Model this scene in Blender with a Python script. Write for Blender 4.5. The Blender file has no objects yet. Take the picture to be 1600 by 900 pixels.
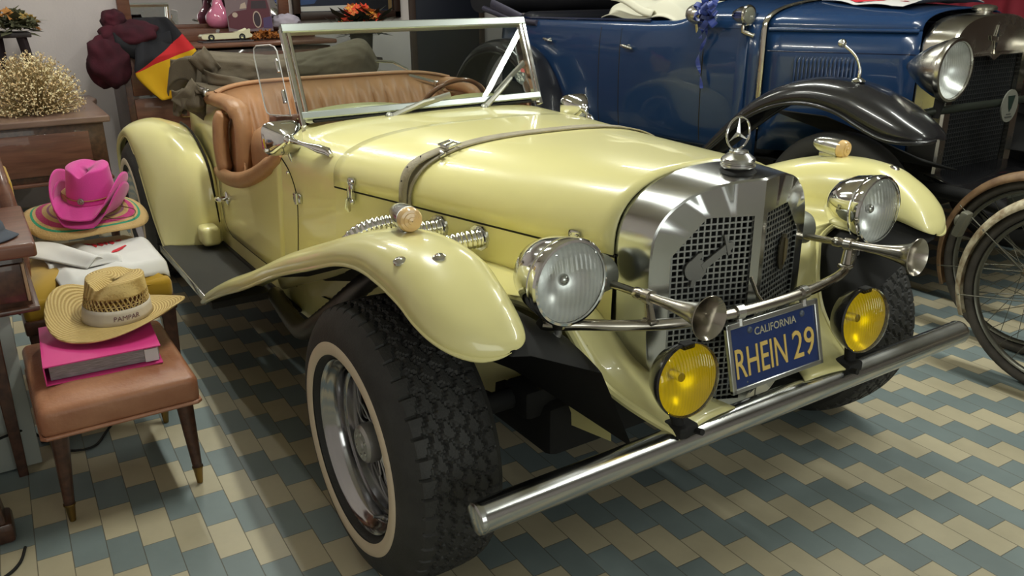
import bpy, bmesh, math, random
from mathutils import Vector, Matrix, noise
random.seed(7)
SC = bpy.context.scene
COL = SC.collection
PI = math.pi
R = math.radians
V = Vector

# ------------------------------------------------------------------ camera, world, lamps, exposure
CAM = (1297.845, 1.66503, -1.49552, 1.37130, 2.56846195, -0.34639155, -0.00957822)   # focal px, position, yaw, pitch, roll


def cam_axes():
    f, x, y, z, yaw, pit, rol = CAM
    d = V((math.cos(pit)*math.cos(yaw), math.cos(pit)*math.sin(yaw), math.sin(pit)))
    r = d.cross(V((0, 0, 1))).normalized()
    u = r.cross(d)
    c, s = math.cos(rol), math.sin(rol)
    return r*c + u*s, u*c - r*s, d


CR, CU, CD = cam_axes()
CP = V(CAM[1:4])
cd = bpy.data.cameras.new('camera')
cam = bpy.data.objects.new('camera', cd)
COL.objects.link(cam)
cd.sensor_width = 36
cd.lens = 36*CAM[0]/1600
cd.clip_start = 0.02
cam.matrix_world = Matrix(((CR.x, CU.x, -CD.x, CP.x), (CR.y, CU.y, -CD.y, CP.y), (CR.z, CU.z, -CD.z, CP.z), (0, 0, 0, 1)))
SC.camera = cam


# the roadster is drawn in its own measure; MAP = (scale, shift) carries it into the room
MAP = None
CARMAP = ((.9527, .957, .9527), (.209, 0.0, .1572))


def at(px, py, **k):
    """the point of the place seen at a pixel, on the plane x=, y= or z="""
    (ax, val), = k.items()
    if MAP:
        val = MAP[0]['xyz'.index(ax)]*val+MAP[1]['xyz'.index(ax)]
    d = CD + CR*((px-800)/CAM[0]) - CU*((py-450)/CAM[0])
    i = 'xyz'.index(ax)
    p = CP + d*((val-CP[i])/d[i])
    if MAP:
        p = V([(p[j]-MAP[1][j])/MAP[0][j] for j in range(3)])
    return p


W = bpy.data.worlds.new('room_air')
SC.world = W
W.use_nodes = True
W.node_tree.nodes['Background'].inputs[0].default_value = (0.75, 0.8, 0.85, 1)
W.node_tree.nodes['Background'].inputs[1].default_value = 0.045
SC.view_settings.view_transform = 'Standard'
SC.view_settings.look = 'None'
SC.view_settings.gamma = 1
SC.view_settings.use_curve_mapping = False
SC.view_settings.exposure = 0.64
SC.cycles.use_denoising = True
SC.cycles.max_bounces = 10
SC.cycles.transparent_max_bounces = 16
SC.cycles.caustics_reflective = False
SC.cycles.caustics_refractive = False
CEIL = 2.55
# fluorescent tubes running along the room: (x centre, y, length, watts)
TUBES = [(0.35, 1.72, 1.25, 18), (-1.9, 1.72, 1.25, 13), (-3.7, 1.0, 1.0, 8), (-0.72, -0.38, 0.85, 17), (-2.55, -0.45, 1.25, 13), (1.9, 1.72, 1.25, 13), (-3.4, -1.05, 1.0, 7)]  # the last tube is added to brighten the dried flowers and back left wall
for i, (tx, ty, tl, tw) in enumerate(TUBES):
    ld = bpy.data.lights.new('fluorescent_light', 'AREA')
    ld.shape = 'RECTANGLE'
    ld.size = tl
    ld.size_y = 0.05
    ld.energy = tw
    ld.color = (0.98, 1.0, 0.91)
    lo = bpy.data.objects.new('fluorescent_light', ld)
    lo.location = (tx, ty, CEIL-0.085)
    COL.objects.link(lo)

# fill light added behind the camera to brighten the roadster's front
ld = bpy.data.lights.new('front_fill', 'AREA')
ld.shape = 'RECTANGLE'
ld.size, ld.size_y = 2.2, 1.5
ld.energy = 19
ld.color = (0.95, 1.0, 0.93)
lo = bpy.data.objects.new('front_fill', ld)
lo.location = (3.93, -0.85, 1.45)
lo.rotation_euler = (R(90), 0, R(90))
COL.objects.link(lo)

# ------------------------------------------------------------------ materials


def lin(h):
    h = h.lstrip('#')
    o = []
    for i in (0, 2, 4):
        c = int(h[i:i+2], 16)/255
        o.append(c/12.92 if c <= 0.04045 else ((c+0.055)/1.055)**2.4)
    return tuple(o)


MATS = {}


def mat(name, col=None, rough=0.5, metal=0.0, coat=0.0, var=0.0, vscale=8.0, bump=0.0, bscale=60.0, col2=None, trans=0.0, ior=1.45, emit=0.0, sheen=0.0, rvar=0.0, stretch=None, spec=0.5):
    if name in MATS:
        return MATS[name]
    m = bpy.data.materials.new(name)
    MATS[name] = m
    m.use_nodes = True
    nt = m.node_tree
    b = nt.nodes['Principled BSDF']
    c = lin(col) if isinstance(col, str) else col
    b.inputs['Base Color'].default_value = (*c, 1)
    b.inputs['Roughness'].default_value = rough
    b.inputs['Metallic'].default_value = metal
    b.inputs['IOR'].default_value = ior
    b.inputs['Specular IOR Level'].default_value = spec
    if coat:
        b.inputs['Coat Weight'].default_value = coat
        b.inputs['Coat Roughness'].default_value = 0.03
    if trans:
        b.inputs['Transmission Weight'].default_value = trans
    if sheen:
        b.inputs['Sheen Weight'].default_value = sheen
    if emit:
        b.inputs['Emission Color'].default_value = (*c, 1)
        b.inputs['Emission Strength'].default_value = emit
    tc = nt.nodes.new('ShaderNodeTexCoord')
    src = tc.outputs['Object']
    if stretch:
        mp = nt.nodes.new('ShaderNodeMapping')
        mp.inputs['Scale'].default_value = stretch
        nt.links.new(src, mp.inputs[0])
        src = mp.outputs[0]
    if var or col2 or rvar:
        n = nt.nodes.new('ShaderNodeTexNoise')
        n.inputs['Scale'].default_value = vscale
        n.inputs['Detail'].default_value = 6
        nt.links.new(src, n.inputs['Vector'])
        if var or col2:
            cr = nt.nodes.new('ShaderNodeValToRGB')
            d = lin(col2) if isinstance(col2, str) else (col2 or tuple(x*(1-var) for x in c))
            cr.color_ramp.elements[0].color = (*d, 1)
            cr.color_ramp.elements[1].color = (*c, 1)
            cr.color_ramp.elements[0].position = 0.35
            cr.color_ramp.elements[1].position = 0.65
            nt.links.new(n.outputs[0], cr.inputs[0])
            nt.links.new(cr.outputs[0], b.inputs['Base Color'])
        if rvar:
            mr = nt.nodes.new('ShaderNodeMapRange')
            mr.inputs[1].default_value = 0.3
            mr.inputs[2].default_value = 0.7
            mr.inputs[3].default_value = max(0.0, rough-rvar)
            mr.inputs[4].default_value = rough+rvar
            nt.links.new(n.outputs[0], mr.inputs[0])
            nt.links.new(mr.outputs[0], b.inputs['Roughness'])
    if bump:
        n2 = nt.nodes.new('ShaderNodeTexNoise')
        n2.inputs['Scale'].default_value = bscale
        n2.inputs['Detail'].default_value = 4
        nt.links.new(src, n2.inputs['Vector'])
        bp = nt.nodes.new('ShaderNodeBump')
        bp.inputs['Strength'].default_value = bump
        bp.inputs['Distance'].default_value = 0.01
        nt.links.new(n2.outputs[0], bp.inputs['Height'])
        nt.links.new(bp.outputs[0], b.inputs['Normal'])
    return m


def clear_glass(name, tint=(0.93, 0.97, 0.95), refl=1.0, ribs=0.0, rough=0.0):
    """thin clear sheet: see-through with a mirror-like sheen by angle"""
    if name in MATS:
        return MATS[name]
    m = bpy.data.materials.new(name)
    MATS[name] = m
    m.use_nodes = True
    nt = m.node_tree
    nt.nodes.clear()
    out = nt.nodes.new('ShaderNodeOutputMaterial')
    mix = nt.nodes.new('ShaderNodeMixShader')
    tr = nt.nodes.new('ShaderNodeBsdfTransparent')
    tr.inputs[0].default_value = (*tint, 1)
    gl = nt.nodes.new('ShaderNodeBsdfGlossy')
    gl.inputs['Roughness'].default_value = rough
    lw = nt.nodes.new('ShaderNodeLayerWeight')
    lw.inputs[0].default_value = 0.5
    pw = nt.nodes.new('ShaderNodeMath')
    pw.operation = 'POWER'
    pw.inputs[1].default_value = 4.0
    nt.links.new(lw.outputs['Facing'], pw.inputs[0])
    mu = nt.nodes.new('ShaderNodeMath')
    mu.operation = 'MULTIPLY_ADD'
    mu.inputs[1].default_value = 0.9*refl
    mu.inputs[2].default_value = 0.042*refl
    nt.links.new(pw.outputs[0], mu.inputs[0])
    if ribs:
        tc = nt.nodes.new('ShaderNodeTexCoord')
        wv = nt.nodes.new('ShaderNodeTexWave')
        wv.bands_direction = 'Y'
        wv.inputs['Scale'].default_value = ribs
        wv.inputs['Distortion'].default_value = 1.0
        bp = nt.nodes.new('ShaderNodeBump')
        bp.inputs['Strength'].default_value = 0.6
        bp.inputs['Distance'].default_value = 0.004
        nt.links.new(tc.outputs['Object'], wv.inputs[0])
        nt.links.new(wv.outputs[0], bp.inputs['Height'])
        nt.links.new(bp.outputs[0], gl.inputs['Normal'])
        cr = nt.nodes.new('ShaderNodeValToRGB')
        cr.color_ramp.elements[0].color = (*[t*0.92 for t in tint], 1)
        cr.color_ramp.elements[1].color = (*tint, 1)
        nt.links.new(wv.outputs[0], cr.inputs[0])
        nt.links.new(cr.outputs[0], tr.inputs[0])
    nt.links.new(mu.outputs[0], mix.inputs[0])
    nt.links.new(tr.outputs[0], mix.inputs[1])
    nt.links.new(gl.outputs[0], mix.inputs[2])
    nt.links.new(mix.outputs[0], out.inputs[0])
    return m


YEL = mat('cream_yellow_paint', (0.80, 0.745, 0.345), 0.28, coat=0.6, var=0.02, vscale=3)
CHROME = mat('chrome', (0.78, 0.78, 0.77), 0.07, 1.0, rvar=0.04, vscale=14)
DULLCH = mat('worn_chrome', (0.60, 0.60, 0.58), 0.2, 1.0, rvar=0.08, vscale=9, var=0.12)
STEEL = mat('brushed_steel', (0.52, 0.53, 0.525), 0.19, 1.0, rvar=0.05, vscale=5)
ALU = mat('anodised_grey_metal', (0.42, 0.46, 0.45), 0.35, 0.9)
RUBBER = mat('tyre_rubber', (0.032, 0.032, 0.030), 0.6, var=0.3, vscale=20, bump=0.15, bscale=200)
BLACK = mat('black_paint', (0.012, 0.012, 0.014), 0.25, coat=0.6)
MATTE = mat('matt_black', (0.010, 0.010, 0.010), 0.8)
GAP = mat('panel_gap_black', (0.015, 0.013, 0.008), 0.9)
LEATHER = mat('tan_leather', (0.44, 0.225, 0.105), 0.42, var=0.18, vscale=9, bump=0.12, bscale=140)
KHAKI = mat('khaki_canvas', (0.125, 0.100, 0.068), 0.9, var=0.2, vscale=12, bump=0.25, bscale=300)
WHITEW = mat('cream_whitewall', (0.62, 0.52, 0.38), 0.6)
STRAP = mat('grey_beige_strap', (0.34, 0.30, 0.215), 0.7, var=0.2, vscale=25, bump=0.3, bscale=150)
GLASS = clear_glass('windscreen_glass', (0.80, 0.84, 0.83))
ACRYL = clear_glass('clear_acrylic', (0.90, 0.92, 0.92))
LENS = mat('ribbed_lamp_glass', (0.95, 0.97, 0.96), 0.03, trans=1.0)
AMBER = mat('amber_lens', (0.80, 0.55, 0.26), 0.15, trans=0.05, coat=0.6)
SPOKE = mat('bright_spoke', (.85, .85, .85), .3, .8)
HORNM = mat('bronzed_nickel', (0.43, 0.40, 0.35), 0.22, 1.0, rvar=0.08, vscale=8)
FOGY = mat('yellow_fog_glass', (0.96, 0.70, 0.0), 0.06, trans=0.85, coat=0.4)
WOOD = mat('dark_brown_wood', (0.085, 0.035, 0.020), 0.35, coat=0.3, col2=(0.045, 0.018, 0.011), vscale=5, stretch=(1, 9, 9))
WOOD2 = mat('red_brown_wood', (0.17, 0.07, 0.042), 0.42, coat=0.2, col2=(0.11, 0.042, 0.026), vscale=5, stretch=(9, 1, 9))
BLUE = mat('blue_car_paint', (0.012, 0.040, 0.115), 0.24, coat=0.6, var=0.08, vscale=2)
NICKEL = mat('old_nickel', (0.62, 0.60, 0.54), 0.22, 1.0, rvar=0.1, vscale=8)

# ------------------------------------------------------------------ geometry helpers


class G:
    def __init__(s):
        s.v = []
        s.f = []
        s.m = []
        s.cur = 0

    def add(s, vs, fs):
        n = len(s.v)
        s.v += [tuple(v) for v in vs]
        s.f += [tuple(i+n for i in f) for f in fs]
        s.m += [s.cur]*len(fs)
        return s

    def mi(s, i):
        s.cur = i
        return s

    def join(s, g, M=None):
        return s.add([M @ V(v) for v in g.v] if M else g.v, g.f)

    def grid(s, P, cu=False, cv=False):
        nu, nv = len(P), len(P[0])
        vs = [p for row in P for p in row]
        fs = []
        for i in range(nu if cu else nu-1):
            for j in range(nv if cv else nv-1):
                a, b = i, (i+1) % nu
                c, d = j, (j+1) % nv
                fs.append((a*nv+c, b*nv+c, b*nv+d, a*nv+d))
        return s.add(vs, fs)

    def loft(s, rings, caps=True):
        s.grid(rings, False, True)
        if caps:
            n = len(rings[0])
            s.add(rings[0], [tuple(range(n))[::-1]])
            s.add(rings[-1], [tuple(range(n))])
        return s

    def tube(s, pts, r, n=10, closed=False, caps=True, flat=None):
        pts = [V(p) for p in pts]
        m = len(pts)
        rr = r if isinstance(r, (list, tuple)) else [r]*m
        rings = []
        up = None
        for i, p in enumerate(pts):
            if closed:
                t = (pts[(i+1) % m]-pts[i-1])
            else:
                t = pts[min(i+1, m-1)]-pts[max(i-1, 0)]
            t.normalize()
            if up is None:
                up = V((0, 0, 1)) if abs(t.z) < 0.9 else V((1, 0, 0))
            up = (up - t*up.dot(t)).normalized()
            sd = t.cross(up)
            if flat:
                rings.append([p + sd*(math.cos(a)*rr[i]*flat[0]) + up*(math.sin(a)*rr[i]*flat[1]) for a in (2*PI*k/n for k in range(n))])
            else:
                rings.append([p + sd*(math.cos(a)*rr[i]) + up*(math.sin(a)*rr[i]) for a in (2*PI*k/n for k in range(n))])
        if closed:
            return s.grid(rings, True, True)
        return s.loft(rings, caps)

    def lathe(s, prof, o=(0, 0, 0), ax=(0, 0, 1), n=32, capa=False, capb=False, wob=None):
        o = V(o)
        ax = V(ax).normalized()
        up = V((0, 0, 1)) if abs(ax.z) < 0.9 else V((1, 0, 0))
        e1 = (up-ax*up.dot(ax)).normalized()
        e2 = ax.cross(e1)
        rings = []
        for (r, h) in prof:
            rings.append([o+ax*h+e1*(r*math.cos(2*PI*k/n))+e2*(r*math.sin(2*PI*k/n)) for k in range(n)])
        s.grid(rings, False, True)
        if capa:
            s.add(rings[0], [tuple(range(n))])
        if capb:
            s.add(rings[-1], [tuple(range(n))])
        return s

    def box(s, c, d, rot=None, r=0.0, seg=2):
        bm = bmesh.new()
        bmesh.ops.create_cube(bm, size=1)
        for v in bm.verts:
            v.co = V((v.co.x*d[0], v.co.y*d[1], v.co.z*d[2]))
        if r:
            bmesh.ops.bevel(bm, geom=bm.edges[:], offset=r, segments=seg, affect='EDGES', profile=0.5)
        M = rot.to_4x4() if rot else Matrix()
        bm.verts.index_update()
        s.add([M @ v.co + V(c) for v in bm.verts], [[v.index for v in f.verts] for f in bm.faces])
        bm.free()
        return s

    def ball(s, c, r, nu=16, nv=10, f=None, M=None):
        r = r if isinstance(r, (tuple, list)) else (r, r, r)
        P = []
        for j in range(nv+1):
            th = PI*j/nv
            row = []
            for i in range(nu):
                ph = 2*PI*i/nu
                p = V((math.sin(th)*math.cos(ph), math.sin(th)*math.sin(ph), math.cos(th)))
                if f:
                    p = p*f(p)
                p = V((p.x*r[0], p.y*r[1], p.z*r[2]))
                if M:
                    p = M @ p
                row.append(p+V(c))
            P.append(row)
        return s.grid(P, False, True)

    def prism(s, poly, fn, d0, d1):
        """flat polygon (u,v) given thickness along w; fn(u,v,w) -> point"""
        n = len(poly)
        a = [fn(u, v, d0) for u, v in poly]
        b = [fn(u, v, d1) for u, v in poly]
        fs = [tuple(range(n))[::-1], tuple(range(n, 2*n))] + [(i, (i+1) % n, n+(i+1) % n, n+i) for i in range(n)]
        return s.add(a+b, fs)

    def mir(s):
        s.v = [(x, -y, z) for x, y, z in s.v]
        s.f = [f[::-1] for f in s.f]
        return s


def wloc(o):
    """where an unrotated object's own origin lies"""
    p = V(o.location)
    if o.parent:
        p += o.matrix_parent_inverse.translation + wloc(o.parent)
    return p


def build(name, g, mats, parent=None, ang=38, solid=0, sub=0, local=False, merge=0.0, off=0, bev=0.0):
    me = bpy.data.meshes.new(name)
    vs = g.v
    if MAP and not local:
        vs = [[v[j]*MAP[0][j]+MAP[1][j] for j in range(3)] for v in vs]
    me.from_pydata(vs, [], g.f)
    mats = mats if isinstance(mats, (list, tuple)) else [mats]
    for m in mats:
        me.materials.append(m)
    if len(mats) > 1:
        me.polygons.foreach_set('material_index', g.m)
    bm = bmesh.new()
    bm.from_mesh(me)
    if merge:
        bmesh.ops.remove_doubles(bm, verts=bm.verts, dist=merge)
    bmesh.ops.recalc_face_normals(bm, faces=bm.faces)
    bm.to_mesh(me)
    bm.free()
    if ang:
        me.shade_smooth()
        if ang < 180:
            me.set_sharp_from_angle(angle=R(ang))
    o = bpy.data.objects.new(name, me)
    COL.objects.link(o)
    if parent:
        o.parent = parent
        if not local:
            o.matrix_parent_inverse = Matrix.Translation(-wloc(parent))
    if bev:
        md = o.modifiers.new('bevel', 'BEVEL')
        md.width = bev
        md.segments = 2
        md.limit_method = 'ANGLE'
    if solid:
        md = o.modifiers.new('thickness', 'SOLIDIFY')
        md.thickness = solid
        md.offset = off
    if sub:
        md = o.modifiers.new('smooth', 'SUBSURF')
        md.levels = sub
        md.render_levels = sub
    return o


def thing(name, label, cat, loc=(0, 0, 0), group=None):
    o = bpy.data.objects.new(name, None)
    o.empty_display_size = 0.1
    o.location = loc
    COL.objects.link(o)
    return tag(o, label, cat, group)


def tag(o, label, cat=None, group=None):
    o['label'] = label
    if cat:
        o['category'] = cat
    if group:
        o['group'] = group
    return o


def lab(o, label):
    o['label'] = label
    return o


def struct(o):
    o['kind'] = 'structure'
    return o


def text_geo(txt, size, depth, sx=1.0, bold=0.0):
    cu = bpy.data.curves.new('lettering', 'FONT')
    cu.body = txt
    cu.size = size
    cu.extrude = depth
    cu.offset = bold
    cu.resolution_u = 3
    cu.align_x = 'CENTER'
    cu.align_y = 'CENTER'
    o = bpy.data.objects.new('lettering', cu)
    COL.objects.link(o)
    bpy.context.view_layer.update()
    me = bpy.data.meshes.new_from_object(o.evaluated_get(bpy.context.evaluated_depsgraph_get()))
    g = G()
    g.add([(v.co.x*sx, v.co.y, v.co.z) for v in me.vertices], [tuple(p.vertices) for p in me.polygons])
    bpy.data.objects.remove(o)
    bpy.data.curves.remove(cu)
    bpy.data.meshes.remove(me)
    return g


def lerp(a, b, t):
    return a+(b-a)*t


def interp(tab, x):
    """piecewise linear through a table sorted by its first column"""
    if x <= tab[0][0]:
        return tab[0][1]
    for (a, b), (c, d) in zip(tab, tab[1:]):
        if x <= c:
            return lerp(b, d, (x-a)/(c-a))
    return tab[-1][1]


def catmull(pts, per=8, closed=False):
    pts = [V(p) for p in pts]
    n = len(pts)
    out = []
    for i in range(n if closed else n-1):
        if closed:
            p0, p1, p2, p3 = pts[i-1], pts[i], pts[(i+1) % n], pts[(i+2) % n]
        else:
            p0, p1, p2, p3 = pts[max(i-1, 0)], pts[i], pts[i+1], pts[min(i+2, n-1)]
        for k in range(per):
            t = k/per
            out.append(0.5*((2*p1)+(p2-p0)*t+(2*p0-5*p1+4*p2-p3)*t*t+(3*p1-p0-3*p2+p3)*t**3))
    if not closed:
        out.append(pts[-1])
    return out


def bez(a, b, c, d, n=8):
    a, b, c, d = V(a), V(b), V(c), V(d)
    return [a*(1-t)**3+b*3*t*(1-t)**2+c*3*t*t*(1-t)+d*t**3 for t in (i/n for i in range(n+1))]


def axes_M(o, x, z):
    """matrix placing local x along x, local z along z (roughly)"""
    x = V(x).normalized()
    z = V(z)
    z = (z-x*z.dot(x)).normalized()
    y = z.cross(x)
    return Matrix(((x.x, y.x, z.x, o[0]), (x.y, y.y, z.y, o[1]), (x.z, y.z, z.z, o[2]), (0, 0, 0, 1)))

# ------------------------------------------------------------------ the room


def floor_material():
    m = bpy.data.materials.new('two_tone_cement_tiles')
    m.use_nodes = True
    nt = m.node_tree
    b = nt.nodes['Principled BSDF']
    N = nt.nodes.new
    L = nt.links.new
    geo = N('ShaderNodeTexCoord')
    mp = N('ShaderNodeMapping')
    mp.inputs['Rotation'].default_value = (0, 0, R(1.8885))
    L(geo.outputs['Object'], mp.inputs[0])
    sp = N('ShaderNodeSeparateXYZ')
    L(mp.outputs[0], sp.inputs[0])

    def ma(op, a, c=None, d=None):
        n = N('ShaderNodeMath')
        n.operation = op
        for i, q in enumerate((a, c, d)):
            if q is None:
                continue
            if isinstance(q, (int, float)):
                n.inputs[i].default_value = q
            else:
                L(q, n.inputs[i])
        return n.outputs[0]
    w, ln, x0, y0 = 0.08086, 0.16, -0.59373, -1.09515
    jy = ma('DIVIDE', ma('SUBTRACT', sp.outputs[1], y0), w)
    j = ma('FLOOR', jy)
    kx = ma('SUBTRACT', ma('DIVIDE', ma('SUBTRACT', sp.outputs[0], x0), ln), ma('MULTIPLY', j, 0.5))
    k = ma('FLOOR', kx)
    par = ma('PINGPONG', k, 1.0)
    fy = ma('SUBTRACT', jy, j)
    fx = ma('SUBTRACT', kx, k)
    ey = ma('MULTIPLY', ma('MINIMUM', fy, ma('SUBTRACT', 1.0, fy)), w)
    ex = ma('MULTIPLY', ma('MINIMUM', fx, ma('SUBTRACT', 1.0, fx)), ln)
    e = ma('MINIMUM', ex, ey)
    cb = N('ShaderNodeCombineXYZ')
    L(j, cb.inputs[0])
    L(k, cb.inputs[1])
    wn = N('ShaderNodeTexWhiteNoise')
    L(cb.outputs[0], wn.inputs[0])
    nz = N('ShaderNodeTexNoise')
    nz.inputs['Scale'].default_value = 5
    nz.inputs['Detail'].default_value = 8
    nz.inputs['Roughness'].default_value = 0.65
    L(geo.outputs['Object'], nz.inputs[0])
    mix = N('ShaderNodeMix')
    mix.data_type = 'RGBA'
    mix.inputs[6].default_value = (0.50, 0.445, 0.305, 1)
    mix.inputs[7].default_value = (0.205, 0.255, 0.255, 1)
    L(par, mix.inputs[0])
    val = ma('ADD', ma('MULTIPLY', wn.outputs[0], 0.16), ma('ADD', 0.68, ma('MULTIPLY', nz.outputs[0], 0.45)))
    hs = N('ShaderNodeHueSaturation')
    L(mix.outputs[2], hs.inputs['Color'])
    L(val, hs.inputs['Value'])
    gm = N('ShaderNodeMix')
    gm.data_type = 'RGBA'
    gm.inputs[7].default_value = (0.10, 0.085, 0.06, 1)
    lt = N('ShaderNodeMapRange')
    lt.inputs[1].default_value = 0.0006
    lt.inputs[2].default_value = 0.0016
    lt.inputs[3].default_value = 0.8
    lt.inputs[4].default_value = 0.0
    L(e, lt.inputs[0])
    L(lt.outputs[0], gm.inputs[0])
    L(hs.outputs[0], gm.inputs[6])
    L(gm.outputs[2], b.inputs['Base Color'])
    ro = N('ShaderNodeMapRange')
    ro.inputs[3].default_value = 0.35
    ro.inputs[4].default_value = 0.62
    L(nz.outputs[0], ro.inputs[0])
    L(ro.outputs[0], b.inputs['Roughness'])
    bp = N('ShaderNodeBump')
    bp.inputs['Strength'].default_value = 0.5
    bp.inputs['Distance'].default_value = 0.001
    L(ma('MULTIPLY', lt.outputs[0], -1.0), bp.inputs['Height'])
    L(bp.outputs[0], b.inputs['Normal'])
    return m


RX0, RX1, RY0, RY1 = -4.75, 4.0, -2.05, 5.2
PLASTER = mat('white_plaster', (0.62, 0.56, 0.56), 0.85, var=0.10, vscale=2.5, bump=0.1, bscale=60)
CEILM = mat('pale_ceiling', (0.66, 0.65, 0.62), 0.9)
struct(build('floor', G().box(((RX0+RX1)/2, (RY0+RY1)/2, -0.05), (RX1-RX0, RY1-RY0, 0.1)), floor_material()))
struct(build('ceiling', G().box(((RX0+RX1)/2, (RY0+RY1)/2, CEIL+0.05), (RX1-RX0, RY1-RY0, 0.1)), CEILM))
struct(build('wall_back', G().box((RX0-0.05, (RY0+RY1)/2, CEIL/2), (0.1, RY1-RY0, CEIL)), PLASTER))
struct(build('wall_front', G().box((RX1+0.05, (RY0+RY1)/2, CEIL/2), (0.1, RY1-RY0, CEIL)), PLASTER))
struct(build('wall_right', G().box(((RX0+RX1)/2, RY1+0.05, CEIL/2), (RX1-RX0, 0.1, CEIL)), mat('dark_brown_wall', (0.10, 0.07, 0.06), 0.8)))
struct(build('wall_left', G().box(((RX0+RX1)/2, RY0-0.05, CEIL/2), (RX1-RX0, 0.1, CEIL)), PLASTER))
# lamp fittings that hold the tubes (overhead, out of the picture)
for i, (tx, ty, tl, tw) in enumerate(TUBES):
    g = G().box((tx, ty, CEIL-0.03), (tl+0.08, 0.09, 0.06), r=0.008)
    g.box((tx-tl/2-0.02, ty, CEIL-0.07), (0.03, 0.06, 0.05), r=0.005).box((tx+tl/2+0.02, ty, CEIL-0.07), (0.03, 0.06, 0.05), r=0.005)
    o = build('ceiling_lamp', g, mat('white_enamel', (0.8, 0.8, 0.78), 0.4))
    tag(o, 'white fluorescent batten lamp on the ceiling', 'lamp', 'ceiling tube lamps')

# window added around the fill light, behind the camera (out of the picture)
wn_ = struct(build('fill_window_1', G().box((RX1-.012, -.85, 1.45), (.012, 2.3, 1.6)), mat('fill_window_glass', (.75, .78, .78), .5)))
g = G()
for y, z, w_, h_ in ((-2.0, 1.45, .06, 1.72), (.30, 1.45, .06, 1.72), (-.85, 1.45, .04, 1.6), (-.85, 2.28, 2.36, .06), (-.85, .62, 2.36, .06)):
    g.box((RX1-.03, y, z), (.05, w_, h_), r=.006)
build('fill_window_frame', g, mat('painted_frame', (.55, .55, .52), .5), wn_)
# ------------------------------------------------------------------ the cream yellow roadster
car = thing('vintage_roadster', 'cream yellow open roadster with chrome V-shaped radiator, wire wheels and blue front number plate', 'car', (-1.2, 0, 0))
MAP = CARMAP
ZB = 0.655
BX = [(-3.75, 0.35), (-3.4, 0.52), (-3.0, 0.60), (-2.6, 0.64), (-2.2, 0.655), (-1.8, 0.65), (-1.5, 0.635), (-1.3, 0.61), (-1.1, 0.575), (-0.72, 0.482), (-0.4, 0.405), (0.03, 0.300)]
SX = [(-3.75, 0.35), (-3.4, 0.54), (-3.0, 0.64), (-2.6, 0.668), (-1.25, 0.668), (-1.1, 0.62), (-0.9, 0.545), (-0.72, 0.485), (-0.4, 0.405), (0.03, 0.290)]
TX = [(-3.75, 0.62), (-3.4, 0.73), (-3.0, 0.79), (-2.6, 0.805), (-2.1, 0.815), (-1.5, 0.814), (-1.1, 0.824), (0.03, 0.846)]
PX = [(-3.75, 2.5), (-1.5, 3.6), (-1.1, 3.1), (0.03, 2.7)]


def bodyY(x, z):
    b, s = interp(BX, x), interp(SX, x)
    if z >= ZB:
        t = (z-ZB)/(interp(TX, x)-ZB)
        p = interp(PX, x)
        return b*max(0.0, 1-min(1, t)**p)**(1/p)
    t = min(1.0, (ZB-z)/(ZB-0.15))
    return b+(s-b)*t**2.4 + 0.008*math.sin(PI*t)


def topZ(x, y):
    b, p = interp(BX, x), interp(PX, x)
    return ZB+(interp(TX, x)-ZB)*max(0.0, 1-min(1, abs(y)/b)**p)**(1/p)


def arc_top(x, n=28, off=0.0, b0=None):
    """points over the bonnet from the right seam to the left seam"""
    b, p, h = interp(BX, x)+off, interp(PX, x), interp(TX, x)-ZB+off
    out = []
    for i in range(n+1):
        a = PI*i/n
        c, s = math.cos(a), math.sin(a)
        out.append(V((x, -b*math.copysign(abs(c)**(2/p), c), ZB+h*abs(s)**(2/p))))
    return out


def seamZ(x):
    return lerp(0.655, 0.668, (x+1.1)/1.13)


# bonnet
rings = [arc_top(lerp(0.028, -1.098, i/26), 32, 0.005) for i in range(27)]
hood = build('bonnet', G().grid(rings), YEL, car, 60, solid=0.006, off=-1)
g = G()
for s in (1, -1):
    g.tube([(x, s*(bodyY(x, ZB-0.004)+0.0005), ZB-0.003) for x in (lerp(0.03, -1.1, i/12) for i in range(13))], 0.0042, 6)
g.tube([p+V((-0.001, 0, 0)) for p in arc_top(-1.101, 32, 0.0005)], 0.0028, 6)
build('bonnet_gap', g, GAP, car)

# body sides, scuttle, tail
XS_FRONT = [lerp(0.03, -1.1, i/14) for i in range(15)]
body = G()
for s in (1, -1):
    P = []
    for x in XS_FRONT:
        P.append([V((x, s*bodyY(x, z), z)) for z in [lerp(0.13, ZB, k/8) for k in range(9)]])
    body.grid(P)
CUT = [(-2.32, 0.505), (-2.1, 0.51), (-1.95, 0.53), (-1.78, 0.575), (-1.65, 0.625), (-1.56, 0.665), (-1.48, 0.71)]
# scuttle from bonnet to windscreen, whole section
P = []
for x in [lerp(-1.1, -1.48, i/8) for i in range(9)]:
    zs = [lerp(0.15, ZB, k/8) for k in range(8)]
    row = [V((x, -bodyY(x, z), z)) for z in zs] + arc_top(x, 28) + [V((x, bodyY(x, z), z)) for z in reversed(zs)]
    P.append(row)
body.grid(P)
# scuttle top behind the windscreen foot
body.grid([arc_top(x, 28)[3:-3] for x in (-1.48, -1.52, -1.56)])
# twin cowl humps before the seats
for y0, y1 in ((-0.50, 0.02), (0.10, 0.52)):
    P = []
    for i in range(7):
        x = lerp(-1.50, -1.70, i/6)
        P.append([V((x, lerp(y0, y1, k/16), 0.805+0.036*math.sin(PI*k/16)**0.6*min(1, 0.3+i/4))) for k in range(17)])
    body.grid(P)
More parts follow.
